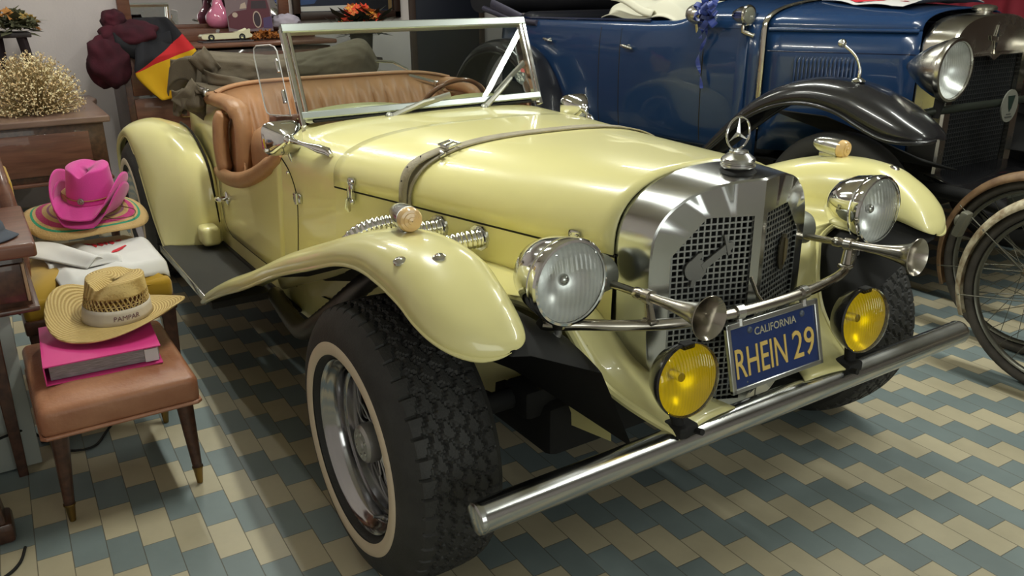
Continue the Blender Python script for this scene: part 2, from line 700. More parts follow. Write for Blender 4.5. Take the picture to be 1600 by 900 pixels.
# rear quarters and tail
for s in (1, -1):
    P = []
    for x in [lerp(-2.32, -3.75, i/16) for i in range(17)]:
        h = interp(TX, x)
        zs = [lerp(0.15, ZB, k/8) for k in range(8)]
        row = [V((x, s*bodyY(x, z), z)) for z in zs]
        row += [V((x, s*bodyY(x, z), z)) for z in [lerp(ZB, h-0.036, k/6) for k in range(7)]]
        P.append(row)
    body.grid(P)
# tail deck and back panel
P = []
for x in [lerp(-2.75, -3.75, i/10) for i in range(11)]:
    P.append(arc_top(x, 24)[2:-2])
body.grid(P)
zs = [lerp(0.15, ZB, k/8) for k in range(9)]
body.grid([[V((-3.75, lerp(-bodyY(-3.75, z), bodyY(-3.75, z), k/6), z)) for k in range(7)] for z in zs])
build('body', body, YEL, car, 45, merge=0.0008)

# doors with low cut-away tops
for s in (-1, 1):
    P = []
    for x in [lerp(-1.482, -2.318, i/18) for i in range(19)]:
        zc = interp(CUT, x)
        P.append([V((x, s*(bodyY(x, z)+0.002), z)) for z in [lerp(0.235, zc, k/10) for k in range(11)]])
    d = build('door', G().grid(P), YEL, car, 60, solid=0.025, off=-1)
    sill = []
    for x in [lerp(-1.482, -2.318, i/12) for i in range(13)]:
        sill.append([V((x, s*bodyY(x, z), z)) for z in [lerp(0.13, 0.232, k/3) for k in range(4)]])
    build('sill', G().grid(sill), YEL, car, 60)
    # padded leather roll along the cut-away
    pts = [V((x, s*(bodyY(x, interp(CUT, x))+0.006), interp(CUT, x))) for x in [lerp(-2.34, -1.475, i/20) for i in range(21)]]
    pts = catmull(pts[::2], 3)
    rr = [0.034 if 2 < i < len(pts)-4 else 0.026 for i in range(len(pts))]
    rr[0] = 0.02
    rr[-1] = 0.012
    build('door_padding', G().tube(pts, rr, 12, flat=(0.62, 1.0)), LEATHER, d)
    hg = G()
    hx = -1.345
    hz = 0.57
    hy = s*(bodyY(hx, hz))
    hg.box((hx, hy+s*0.006, hz), (0.05, 0.012, 0.035), Matrix.Rotation(R(-s*12), 3, 'Z'), 0.004).tube([(hx+0.003, hy+s*0.012, hz-0.02), (hx+0.003, hy+s*0.012, hz+0.02)], 0.008, 10)
    build('hinge', hg, DULLCH, d)
    hg = G()
    hz = 0.335
    hy = s*(bodyY(hx, hz))
    hg.box((hx, hy+s*0.006, hz), (0.05, 0.012, 0.03), Matrix.Rotation(R(-s*12), 3, 'Z'), 0.004).tube([(hx+0.003, hy+s*0.012, hz-0.018), (hx+0.003, hy+s*0.012, hz+0.018)], 0.008, 10)
    build('hinge', hg, DULLCH, d)
    # T handle with oval escutcheon
    hx, hz = -2.2, 0.405
    hy = s*bodyY(hx, hz)
    hg = G().lathe([(0.032, 0), (0.032, 0.005), (0.024, 0.010), (0.012, 0.012), (0.010, 0.034)], (hx, hy, hz), (0, s, 0), 20)
    hg.tube([(hx-0.050, hy+s*0.038, hz-0.006), (hx-0.016, hy+s*0.042, hz), (hx+0.025, hy+s*0.042, hz+0.003), (hx+0.055, hy+s*0.036, hz+0.006)], [0.007, 0.012, 0.012, 0.007], 10)
    build('door_handle', hg, CHROME, d)
    # panel gap: curved front edge of the door, then down
    pts = [V((-1.54, 0, 0.73)), V((-1.48, 0, 0.70)), V((-1.42, 0, 0.66)), V((-1.375, 0, 0.60)), V((-1.36, 0, 0.54)), V((-1.36, 0, 0.42)), V((-1.365, 0, 0.24))]
    pts = catmull(pts, 5)
    pts = [V((p.x, s*(bodyY(p.x, p.z)+0.0002), p.z)) for p in pts]
    pts2 = [V((x, s*(bodyY(x, 0.234)+0.001), 0.234)) for x in [lerp(-1.365, -2.18, i/10) for i in range(11)]]
    pts3 = catmull([V((-2.18, 0, 0.234)), V((-2.27, 0, 0.27)), V((-2.315, 0, 0.36)), V((-2.322, 0, 0.50))], 5)
    pts3 = [V((p.x, s*(bodyY(p.x, p.z)+0.0005), p.z)) for p in pts3]
    build('door_gap', G().tube(pts, 0.0024, 6).tube(pts2+pts3, 0.0024, 6), GAP, d)

# front wings
ST = [(-1.745, (.928, .112), (.86, .120), (.72, .112)), (-1.68, (.932, .130), (.86, .175), (.70, .15)), (-1.40, (.926, .245), (.845, .300), (.69, .27)), (-1.10, (.92, .358), (.835, .415), (.68, .385)),
      (-.75, (.91, .50), (.82, .560), (.67, .515)), (-.49, (.90, .59), (.80, .655), (.65, .59)), (-.32, (.89, .648), (.785, .715), (.632, .605)),
      (-.20, (.882, .67), (.765, .745), (.625, .612)), (-.08, (.885, .672), (.757, .757), (.63, .618)), (.03, (.885, .655), (.753, .748), (.645, .630)), (.09, (.884, .634), (.752, .725), (.66, .632)),
      (.14, (.876, .615), (.75, .697), (.668, .622)), (.18, (.860, .600), (.748, .667), (.676, .612)), (.205, (.838, .588), (.745, .644), (.683, .604)), (.223, (.812, .580), (.742, .622), (.692, .598)),
      (.234, (.785, .578), (.738, .607), (.703, .593)), (.240, (.76, .580), (.735, .595), (.715, .589)), (.241, (.742, .584), (.735, .588), (.728, .586))]


def smooth_tab(tab, per=5):
    flat = [[r[0]]+[q for t in r[1:] for q in t] for r in tab]
    n = len(flat)
    out = []
    for i in range(n-1):
        p0, p1, p2, p3 = flat[max(i-1, 0)], flat[i], flat[i+1], flat[min(i+2, n-1)]
        for k in range(per):
            t = k/per
            out.append([0.5*(2*b+(c-a)*t+(2*a-5*b+4*c-d)*t*t+(3*b-a-3*c+d)*t**3) for a, b, c, d in zip(p0, p1, p2, p3)])
    out.append(flat[-1])
    return out


def wing_rows(tab, n1=9, n2=8, p=0.75):
    rows = []
    for q in smooth_tab(tab):
        x, yl, zl, yc, zc, yi, zi = q
        row = []
        for k in range(n1):
            a = PI/2*k/(n1-1)
            row.append(V((x, yc+(yl-yc)*math.cos(a)**p, zl+(zc-zl)*math.sin(a)**p)))
        for k in range(1, n2+1):
            a = PI/2*(1-k/n2)
            row.append(V((x, yc+(yi-yc)*math.cos(a)**1.0, zi+(zc-zi)*math.sin(a)**1.0)))
        rows.append(row)
    return rows


for s in (-1, 1):
    rows = wing_rows(ST)
    wing = G()
    flip = [[V((p.x, s*p.y, p.z)) for p in r] for r in rows]
    wing.grid(flip)
    # web from the crown in to the bonnet side
    P = []
    for i, q in enumerate(smooth_tab(ST)):
        x, yl, zl, yc, zc, yi, zi = q
        if x < -1.5 or x > 0.065:
            continue
        f = max(0.0, (x+0.25)/0.35)
        xj = x-0.185*f**1.3
        zj = interp([(-1.5, .2), (-1.1, .35), (-.8, .48), (-.45, .548), (-.25, .545), (-.10, .53)], xj)
        yj = bodyY(xj, zj)-0.004
        a = V((x, yi, zi))
        d = V((xj, yj, zj))
        tz = (zc-zi)/(yc-yi)
        b = a+V((-0.05*f, -(yi-yj)*0.35, -0.07-0.02*f))
        c = d+V((-0.035*f, (yi-yj)*0.42, 0.0))
        P.append([V((p.x, s*p.y, p.z)) for p in bez(a, b, c, d, 8)])
    wing.grid(P)
    w = build('front_wing', wing, YEL, car, 180, solid=0.006, off=-1, merge=0.0006)
    rim_pts = [V((r[0].x, s*(r[0].y-0.004), r[0].z-0.001)) for r in rows]
    build('wing_edge', G().tube(rim_pts, [0.006]*(len(rim_pts)-14)+[max(.001, .006*(1-k/13)) for k in range(14)], 8), YEL, w)
    # studs and bullet marker lamp on the crown
    for (px_, py_) in ((624, 408), (684, 396)):
        best = None
        for rr_ in rows:
            for p in rr_:
                q = at(px_, py_, y=-p.y)
                e = (q.x-p.x)**2+(q.z-p.z)**2
                if p.z > .6 and (best is None or e < best[0]):
                    best = (e, p)
        p = best[1]
        build('stud', G().lathe([(0.0155, -0.004), (0.015, 0.001), (0.010, 0.005), (0.001, 0.0065)], (p.x, s*p.y, p.z), (0.15, 0.25*s, 1), 16), CHROME, w)
    lx, ly, lz = -0.170, s*0.765, 0.782
    la = V((1, -.16, .04)).normalized() if s < 0 else V((1, .02, -.08)).normalized()
    yaw_ = Matrix.Rotation(math.atan2(la.y, la.x), 3, 'Z')
    ml = build('marker_lamp', G().lathe([(.001, -.066), (.014, -.060), (.023, -.042), (.028, -.012), (.0295, .02), (.0295, .036), (.025, .037)], (lx, ly, lz), la, 28).box((lx-0.002, ly, lz-0.027), (0.066, 0.030, 0.016), yaw_, r=0.004), DULLCH, w)
    build('amber_lens', G().lathe([(.0285, .036), (.0285, .050), (.0245, .057), (.018, .058), (.017, .061), (.009, .062), (.008, .065), (.001, .066)], (lx, ly, lz), la, 28), AMBER, ml)
    # apron tongue beside the radiator
    e0, b0 = P[-1][0], P[-1][-1]
    E_ = catmull([(e0.x, abs(e0.y), e0.z), (.012, .575, .592), (.008, .515, .556), (.045, .462, .522), (.075, .432, .455), (.12, .408, .385), (.20, .370, .335), (.318, .318, .293)], 5)
    I_ = catmull([(b0.x, abs(b0.y), b0.z), (-.075, .318, .515), (-.03, .306, .50), (.0, .296, .475), (.04, .275, .43), (.09, .245, .385), (.17, .20, .335), (.30, .13, .300)], 5)
    gA = G().grid([[V((p.x, s*p.y, p.z)) for p in bez(a, lerp(a, b, .35)+V((-.02*max(0, 1-i/12), 0, -.03*max(0, 1-i/10)+.012)), lerp(a, b, .7)+V((-.02*max(0, 1-i/12), 0, -.02*max(0, 1-i/10)+.008)), b, 6)] for i, (a, b) in enumerate(zip(E_, I_))])
    ap = build('apron', gA, YEL, car, 60, solid=0.005, off=-1)
    build('apron_bead', G().tube([V((p.x, s*(p.y+0.004), p.z-0.002)) for p in E_], 0.011, 8), YEL, ap)
    build('apron_seam', G().tube([V((p.x-0.004, s*(p.y-0.016), p.z+0.004)) for p in E_[20:]], 0.004, 6), GAP, ap)
    # dark liner of the wheel arch under the wing
    lin_ = []
    for r in rows[14:-8]:
        lin_.append([V((r[0].x, s*(r[0].y-0.012), r[0].z+0.01)), V((r[0].x, s*(r[8].y), r[8].z-0.03)), V((r[0].x, s*(r[-1].y-.02), r[-1].z-0.03)), V((r[0].x, s*0.50, r[-1].z-0.12)), V((r[0].x, s*max(.40, bodyY(r[0].x, .3)+.02), 0.25))])
    build('wheel_arch_liner', G().grid(lin_), MATTE, w, 60)

    # rear wings
    RT = [((-2.38, .68, .14), (-2.40, .77, .14), (-2.50, .905, .14)), ((-2.37, .685, .26), (-2.40, .78, .26), (-2.60, .91, .23)), ((-2.38, .69, .40), (-2.42, .79, .40), (-2.70, .91, .32)),
          ((-2.42, .69, .51), (-2.49, .79, .52), (-2.82, .905, .41)), ((-2.53, .69, .585), (-2.62, .79, .605), (-2.93, .90, .485)), ((-2.72, .68, .63), (-2.80, .79, .655), (-3.03, .90, .545)),
          ((-2.95, .67, .64), (-3.0, .79, .67), (-3.12, .90, .575)), ((-3.2, .65, .615), (-3.22, .78, .65), (-3.26, .90, .555)), ((-3.42, .63, .53), (-3.45, .77, .56), (-3.45, .90, .48)), ((-3.58, .61, .38), (-3.6, .76, .39), (-3.58, .89, .36)), ((-3.64, .6, .18), (-3.66, .75, .18), (-3.64, .88, .18))]
    A = catmull([r[0] for r in RT], 4)
    B = catmull([r[1] for r in RT], 4)
    C = catmull([r[2] for r in RT], 4)
    rg = []
    for a, b, c in zip(A, B, C):
        rg.append([V((p.x, s*p.y, p.z)) for p in (bez(a-V((0, 0.03, 0.02)), a, lerp(a, b, .3)+(b-lerp(a, b, .5))*.0, lerp(a, b, .6)+V((0, 0, .004)), 5)[:-1]+bez(lerp(a, b, .6)+V((0, 0, .004)), b+V((0, .03, .012)), b+(c-b)*.75+(b-a)*.55, c, 9))])
    rw = build('rear_wing', G().grid(rg), YEL, car, 180, solid=0.006)
    build('wing_edge', G().tube([V((c.x, s*c.y, c.z)) for c in C], 0.007, 8), YEL, rw)
    build('wing_welt', G().tube([V((a.x-.003, s*(a.y-0.012), a.z+.003)) for a in A[:26]], 0.006, 6), GAP, rw)
    build('wing_foot', G().box((-2.33, s*.735, .218), (0.11, .085, .09), r=0.022, seg=4), YEL, rw)
    # inside of the rear wheel arch
    build('wheel_arch_liner', G().grid([[V((c.x-.01, s*(c.y-.03), c.z)), V((b.x-.02, s*(b.y-.02), b.z-.03)), V((a.x-.02, s*.66, a.z-.04)), V((a.x-.02, s*.62, .05))] for a, b, c in zip(A, B, C)]), MATTE, rw, 60)
    # running board
    rb = build('running_board', G().box((-2.03, s*.797, .142), (0.90, .250, .03), r=0.006), mat('ribbed_black_rubber', (0.035, 0.034, 0.030), 0.6, bump=0.5, bscale=90, stretch=(0.3, 14, 1)), car)
    build('edge_strip', G().box((-2.08, s*.924, .142), (0.84, .006, .034), r=0.002), DULLCH, rb)
    # body moulding between board and body
    build('body_moulding', G().tube([V((x, s*.673, .162)) for x in (-1.3, -1.6, -2.36)], 0.008, 6), GAP, rb)

# black under-structure: floor pan, axle beams
ub = G().box((-1.65, 0, .12), (3.1, 0.80, .16), r=.03).box((-0.85, 0, .36), (1.35, .50, .36), r=.03).box((-2.55, 0, .28), (1.5, 1.14, .22), r=.03).box((-0.2, 0, .2), (.12, .9, .09), r=.02)
ub.box((-1.75, 0, 0.23), (.9, 1.2, .05), r=.02)
ub.tube([(-.22, -.78, .2), (-.22, .78, .2)], .03, 10).tube([(-3.1, -.78, .2), (-3.1, .78, .2)], .04, 10)
build('chassis', ub, MATTE, car)

# interior: dashboard, floor, seats, trims
g = G()
P = []
for i in range(9):
    z = lerp(.52, .82, i/8)
    P.append([V((-1.66-.03*math.sin(PI*i/8), y, z)) for y in [lerp(-.6, .6, k/12) for k in range(13)]])
g.grid(P)
build('dashboard', g, WOOD2, car, 60, solid=0.02)
# pleated bench back
P = []
ny = 150
for i in range(13):
    t = i/12
    row = []
    for k in range(ny+1):
        y = lerp(-.60, .60, k/ny)
        pl = abs(math.sin(PI*k/ny*17))**0.55
        e = abs(y)/.60
        x = -2.37-.15*t+.03*math.sin(PI*t)+.09*e**6+.024*pl*(0 if t > .9 else 1)
        z = .48+.385*t-.03*e**6*t
        row.append(V((x, y, z)))
    P.append(row)
P.append([V((p.x-.03, p.y, p.z+.012)) for p in P[-1]])
P.append([V((p.x-.05, p.y, p.z-.03)) for p in P[-1]])
seatb = build('bench_backrest', G().grid(P), LEATHER, car, 70)
build('backrest_piping', G().tube([V((p.x+.004, p.y, p.z+.004)) for p in P[12][::6]], .007, 8), LEATHER, seatb)
build('seat_cushion', G().box((-2.12, -.30, .52), (.5, .56, .16), r=.06, seg=5).box((-2.12, .30, .52), (.5, .56, .16), r=.06, seg=5), LEATHER, car)
build('seat_bolster', G().ball((-1.93, -.47, .60), (.17, .13, .15), 24, 14, f=lambda p: 1/max(abs(p.x)**4+abs(p.y)**4+abs(p.z)**4, 1e-6)**.25*.93), LEATHER, car, 180)
for s in (-1, 1):
    # inner side trim
    P = []
    for x in [lerp(-1.66, -2.42, i/10) for i in range(11)]:
        zt = interp(CUT, x)+.0 if x > -2.1 and s < 0 else lerp(.80, .775, (x+1.66)/-.76)
        P.append([V((x, s*(bodyY(x, min(z, .74))-.045), z)) for z in [lerp(.36, zt, k/5) for k in range(6)]])
    build('side_trim', G().grid(P), LEATHER, car, 60, solid=.012)
    # padded rim of the rear quarter and the upright pads behind the door
    pts = catmull([(-2.66, s*.585, .800), (-2.45, s*.59, .806), (-2.26, s*.592, .808), (-2.14, s*.592, .795), (-2.09, s*.592, .745), (-2.08, s*.596, .66), (-2.09, s*.60, .56), (-2.11, s*.60, .48)], 5)
    rim = build('cockpit_padding', G().tube(pts, [.042]*12+[.045]*6+[.038]*(len(pts)-18), 14, flat=(1.0, .8)), LEATHER, car, 180)
    pp = catmull([(-2.225, s*.625, .772), (-2.23, s*.645, .74), (-2.23, s*.655, .66), (-2.23, s*.655, .58), (-2.22, s*.65, .52)], 5)
    build('upright_pad', G().tube(pp, [.020, .036]+[.045]*(len(pp)-4)+[.038, .020], 14, flat=(1.0, .75)), LEATHER, rim, 180)
# steering wheel
ax = V((-.86, 0, .5)).normalized()
cc = V((-1.94, .34, .735))
e1 = V((0, 1, 0))
e2 = ax.cross(e1)
sw = build('steering_wheel', G().tube([cc+e1*(.172*math.cos(a))+e2*(.172*math.sin(a)) for a in (2*PI*k/48 for k in range(48))], .011, 10, closed=True), mat('varnished_wheel_wood', (.22, .09, .04), .2, coat=.6), car)
g = G()
for k in range(3):
    a = PI/2+2*PI*k/3
    g.tube([cc-ax*.02, cc+e1*(.168*math.cos(a))+e2*(.168*math.sin(a))], .006, 8, flat=(1.6, .5))
g.lathe([(.001, .012), (.03, .008), (.035, -.02)], cc-ax*.01, ax, 20)
g.tube([cc-ax*.03, cc-ax*.35], .015, 10)
build('wheel_spokes', g, CHROME, sw)
# ------------------------------------------------------------------ roadster: windscreen and fittings


def wsx(z):
    return -1.5-0.4214*(z-.826)


def wsp(y, z, w=0.0):
    """point on the windscreen plane, w forward of it"""
    return V((wsx(z)+w*.92, y, z+w*.39))


ws = G()
for (y0, z0, y1, z1, ww, dd) in ((-.532, .832, .532, .832, .030, .03), (-.535, 1.136, .535, 1.136, .034, .034)):
    ws.loft([[wsp(y, z0-ww/2, -dd/2), wsp(y, z0+ww/2, -dd/2), wsp(y, z0+ww/2, dd/2), wsp(y, z0-ww/2+.004, dd/2)] for y in (y0, y1)])
fr = build('windscreen_frame', ws, ALU, car, 30, bev=.004)
for s in (-1, 1):
    g = G()
    g.loft([[wsp(s*.505, z, -.014), wsp(s*.518, z, -.014), wsp(s*.518, z, .014), wsp(s*.505, z, .014)] for z in (.826, 1.13)])
    build('glazing_bar', g, CHROME, fr, 30, bev=.003)
    g = G()
    g.loft([[wsp(s*.523, z, -.017), wsp(s*.540, z, -.017), wsp(s*.540, z, .012), wsp(s*.523, z, .012)] for z in (.80, 1.14)])
    build('windscreen_post', g, CHROME, fr, 30, bev=.003)
build('windscreen_pane', G().loft([[wsp(-.51, z, -.003), wsp(.51, z, -.003), wsp(.51, z, .003), wsp(-.51, z, .003)] for z in (.84, 1.125)]), GLASS, car, 0)
build('rubber_seal', G().box((-1.495, 0, .814), (.02, .98, .010), r=.003), MATTE, fr)
# support brackets below the posts
for s in (-1, 1):
    p = at(468, 235, y=-.585)
    build('post_bracket', G().box((-1.40, s*.618, .70), (.02, .008, .11), Matrix.Rotation(R(-s*18), 3, 'X'), .003).lathe([(.007, 0), (.006, .006), (.001, .007)], (-1.40, s*.634, .655), (0, s, .3), 12), DULLCH, car)
# side wind wings
for s in (-1, 1):
    h0, h1 = V((-1.56, s*.552, .835)), V((-1.655, s*.552, 1.085))
    d = V((-.150, s*.045, -.012))
    quad = []
    pl = [(0, 0), (.02, -.01), (.85, -.0), (.97, .04), (1.0, .14), (1.0, .84), (.95, .96), (.82, 1.0), (.25, 1.0), (.08, .97), (0, .9)]
    n = d.cross(h1-h0).normalized()
    wg = build('wind_wing', G().prism(pl, lambda u, v, w: h0+(h1-h0)*v+d*u+n*w, -.002, .002), ACRYL, car, 0)
    lp = [h0+(h1-h0)*v+d*u for u, v in pl]
    build('wing_glass_edge', G().tube(lp, .0028, 6, closed=True), mat('frosted_edge', (.62, .60, .60), .4), wg)
    hb = G()
    for v in (.26, .70):
        c = h0+(h1-h0)*v+d*.10
        hb.box(c, (.022, .014, .05), Matrix.Rotation(R(-20), 3, 'Y'), .004)
    build('clamp', hb, CHROME, wg)
# wipers
for (p0, p1, p2) in (((608, 184), (660, 160), (703, 148)), ((756, 170), (785, 138), (818, 98))):
    a = at(*p0, x=-1.452)
    b = at(*p1, x=-1.468)
    zt = at(*p2, x=-1.53)
    c = at(*p2, x=wsx(zt.z)+.02)
    g = G().tube([a, lerp(a, b, .3), b, lerp(b, c, .4)], [.012, .011, .009, .008], 8)
    g.lathe([(.015, -.02), (.015, .014), (.010, .020), (.001, .022)], a, (.5, 0, .87), 16)
    g.tube([lerp(a, c, .30)+V((-.006, 0, .004)), lerp(a, c, .7)+V((-.006, 0, .002)), c], .010, 8, flat=(.7, 1.3))
    g.box(lerp(b, c, .15), (.014, .022, .012), r=.003)
    build('wiper', g, mat('wiper_metal', (.36, .36, .32), .4, .7), car)
# sticker in the lower corner of the windscreen
sh = [(-.5, .42), (-.2, .5), (.2, .5), (.5, .42), (.5, .0), (.34, -.36), (0, -.6), (-.34, -.36), (-.5, 0)]
sc = wsp(.452, .925)
sfn = lambda u, v, w: wsp(.455+u*.058, .918+v*.062, .0045+w)
st = G().prism(sh, sfn, 0, .0006)
st.mi(1).prism([(-.5, .42), (-.2, .5), (-.16, .5), (-.16, .24), (-.5, .18)], sfn, .0006, .0011)
st.mi(2).prism([(-.16, .5), (.16, .5), (.16, .24), (-.16, .24)], sfn, .0006, .0011)
st.mi(3).prism([(.16, .5), (.2, .5), (.5, .42), (.5, .18), (.16, .24)], sfn, .0006, .0011)
st.mi(2)
rnd = random.Random(4)
for k in range(26):
    u, v = rnd.uniform(-.38, .38), rnd.uniform(-.4, .14)
    if abs(u) > .4-max(0, -v)*.6:
        continue
    a = rnd.uniform(0, PI)
    du, dv = .09*math.cos(a), .09*math.sin(a)
    st.prism([(u-du-.012, v-dv), (u+du-.012, v+dv), (u+du+.02, v+dv+.02), (u-du+.02, v-dv+.02)], sfn, .0006, .0011)
lab(build('windscreen_sticker', st, [mat('sticker_dark', (.05, .065, .055), .5), mat('sticker_green', (.12, .33, .22), .5), mat('sticker_white', (.55, .6, .52), .5), mat('sticker_red', (.50, .08, .07), .5)], car, 0), 'shield sticker with green, white and red band')
# chrome door mirrors on bullet stalks
for s in (-1, 1):
    c = V((-1.345, s*.645, .782))
    rings = []
    for (xx, hw, hh, rr) in ((-.060, .066, .054, .6), (-.055, .072, .060, .6), (-.042, .072, .060, .6), (-.02, .058, .048, .55), (.012, .032, .026, .5), (.020, .017, .015, .5)):
        rg = []
        for k in range(28):
            a = 2*PI*k/28
            ca, sa = math.cos(a), math.sin(a)
            rg.append(c+V((xx, hw*math.copysign(abs(ca)**.5, ca), hh*math.copysign(abs(sa)**.5, sa)+(.006 if xx > 0 else 0))))
        rings.append(rg)
    m = build('door_mirror', G().loft(rings), CHROME, car, 40)
    by = bodyY(-1.16, .752)
    a, b = c+V((.025, 0, .004)), V((-1.165, s*(by+.012), .757))
    g = G().tube([a, lerp(a, b, .12), lerp(a, b, .35), lerp(a, b, .5), lerp(a, b, .75), lerp(a, b, .97), b+V((.02, 0, -.008))], [.016, .010, .0065, .009, .016, .015, .008], 12)
    g.ball(a, .019, 14, 10)
    build('mirror_stalk', g, CHROME, m, 60)
# bonnet catches
for s in (-1, 1):
    for x in (-.995, -.085):
        y = s*(bodyY(x, .66)+.009)
        yaw = Matrix.Rotation(R(-s*(13 if x < -.5 else 11)), 3, 'Z')
        g = G().box((x, y, .686), (.036, .006, .024), yaw, .006).box((x, y, .650), (.020, .014, .055), yaw, .003)
        for dx in (-.012, .012):
            g.lathe([(.0045, 0), (.004, .003), (.001, .004)], (x+dx, y+s*.003, .687), (0, s, 0), 10)
        g.tube([(x-.014, y+s*.008, .665), (x-.014, y+s*.009, .625)], .004, 8).tube([(x+.014, y+s*.008, .665), (x+.014, y+s*.009, .625)], .004, 8)
        g.ball((x-.014, y+s*.008, .625), .008, 10, 8).ball((x+.016, y+s*.008, .622), .009, 10, 8)
        g.tube([(x-.006, y+s*.014, .63), (x-.007, y+s*.016, .60), (x-.010, y+s*.010, .585)], [.005, .007, .004], 8, flat=(1.5, .6))
        build('bonnet_catch', g, DULLCH, car)
# strap across the bonnet
P = []
path = []
n = 60
top = arc_top(-.70, n, .009)
for i, p in enumerate(top):
    t = i/n
    x = lerp(-.725, -.625, t)
    q = arc_top(x, n, .010)[i]
    path.append(q)
low_r = [V((-.728, -(bodyY(-.728, z)+.012+.02*max(0, .6-z)), z)) for z in (.50, .54, .58, .62, .645)]
low_l = [V((-.622, (bodyY(-.622, z)+.012), z)) for z in (.645, .62, .58, .54, .50)]
path = low_r+path+low_l
for i, p in enumerate(path):
    w = .025+.001*math.sin(i*.7)
    k = V((1, .0, 0)) if i > 5 else V((1, .1, 0))
    P.append([p-k*w, p-k*(w*.5), p, p+k*(w*.5), p+k*w])
sp = build('bonnet_strap', G().grid(P), STRAP, car, 60, solid=.005)
# doubled strap end, keeper and buckle
P = []
for i in range(5, 24):
    p = path[i]
    nrm = V((0, p.y, p.z-.5)).normalized()
    lift = .007+.012*math.sin(PI*min(1, (i-5)/17))**2
    x0 = -.012
    P.append([p+nrm*lift+V((x0-.024, 0, 0)), p+nrm*(lift+.002)+V((x0, 0, 0)), p+nrm*lift+V((x0+.024, 0, 0))])
build('strap_end', G().grid(P), STRAP, sp, 60, solid=.005)
g = G()
for i in (9, 13, 17):
    p = path[i]
    nrm = V((0, p.y, p.z-.5)).normalized()
    g.lathe([(.003, 0), (.003, .0015)], p+nrm*(.0155+.012*math.sin(PI*min(1, (i-5)/17))**2)+V((-.012, 0, 0)), nrm, 8, capb=True)
build('strap_hole', g, MATTE, sp)
p = path[23]
nrm = V((0, p.y, p.z-.5)).normalized()
tg = (path[24]-path[22]).normalized()
q = p+nrm*.020
g = G().tube([q+V((-.033, 0, 0))-tg*.02, q+V((.033, 0, 0))-tg*.02, q+V((.033, 0, 0))+tg*.018, q+V((-.033, 0, 0))+tg*.018], .004, 8, closed=True)
g.tube([q-tg*.02, q+tg*.018+nrm*.004], .0035, 8).tube([q-tg*.05+V((.02, 0, 0))-nrm*.01, q-tg*.05+V((.034, 0, 0))-nrm*.016, q-tg*.07+V((.04, 0, 0))-nrm*.018], [.006, .006, .004], 8)
build('strap_buckle', g, DULLCH, sp)

# ------------------------------------------------------------------ wheels


def tri(t):
    t = t-math.floor(t)
    return 4*abs(t-.5)-1


def make_wheel(tread=True):
    """wheel mesh around local y axis, outer face at y=0 looking to -y"""
    nth = 480 if tread else 96
    prof = [(.194, -.045), (.203, -.030), (.211, -.014), (.218, -.002), (.224, .001), (.248, .002), (.272, .0), (.293, -.008), (.306, -.017), (.315, -.026)]
    nt = 44 if tread else 8
    hs = [lerp(-.030, -.205, i/nt) for i in range(nt+1)]
    tail = [(.315, -.209), (.300, -.225), (.26, -.236), (.21, -.232), (.19, -.21)]
    rows = []
    for r, h in prof:
        rows.append([(r, h)]*nth)
    for i, h in enumerate(hs):
        u = (h+.1175)/.0875
        base = .331-.006*u*u-.004*u**8
        row = []
        for k in range(nth):
            th = k/nth
            d = 0
            if tread:
                # zigzag grooves round the tyre
                for gi, gu in enumerate((-.66, -.34, 0, .34, .66)):
                    w = gu+.06*tri(th*48+.5*gi)
                    if abs(u-w) < .036:
                        d = .006
                # cross cuts between the blocks
                ph = th*48
                if abs(u) > .70:
                    f = (ph+.25*math.sin(5*u)) % 1
                    if f < .14:
                        d = .006
                else:
                    f = (ph+1.6*u) % 1
                    if f < .10:
                        d = .0045
            row.append((base-d, h))
        rows.append(row)
    for r, h in tail:
        rows.append([(r, h)]*nth)
    P = [[V((rh[0]*math.sin(2*PI*k/nth), -rh[1], rh[0]*math.cos(2*PI*k/nth))) for k, rh in enumerate(row)] for row in rows]
    return G().grid(P, False, True)


def lathe_y(prof, n=64):
    return G().lathe([(r, h) for r, h in prof], (0, 0, 0), (0, -1, 0), n)


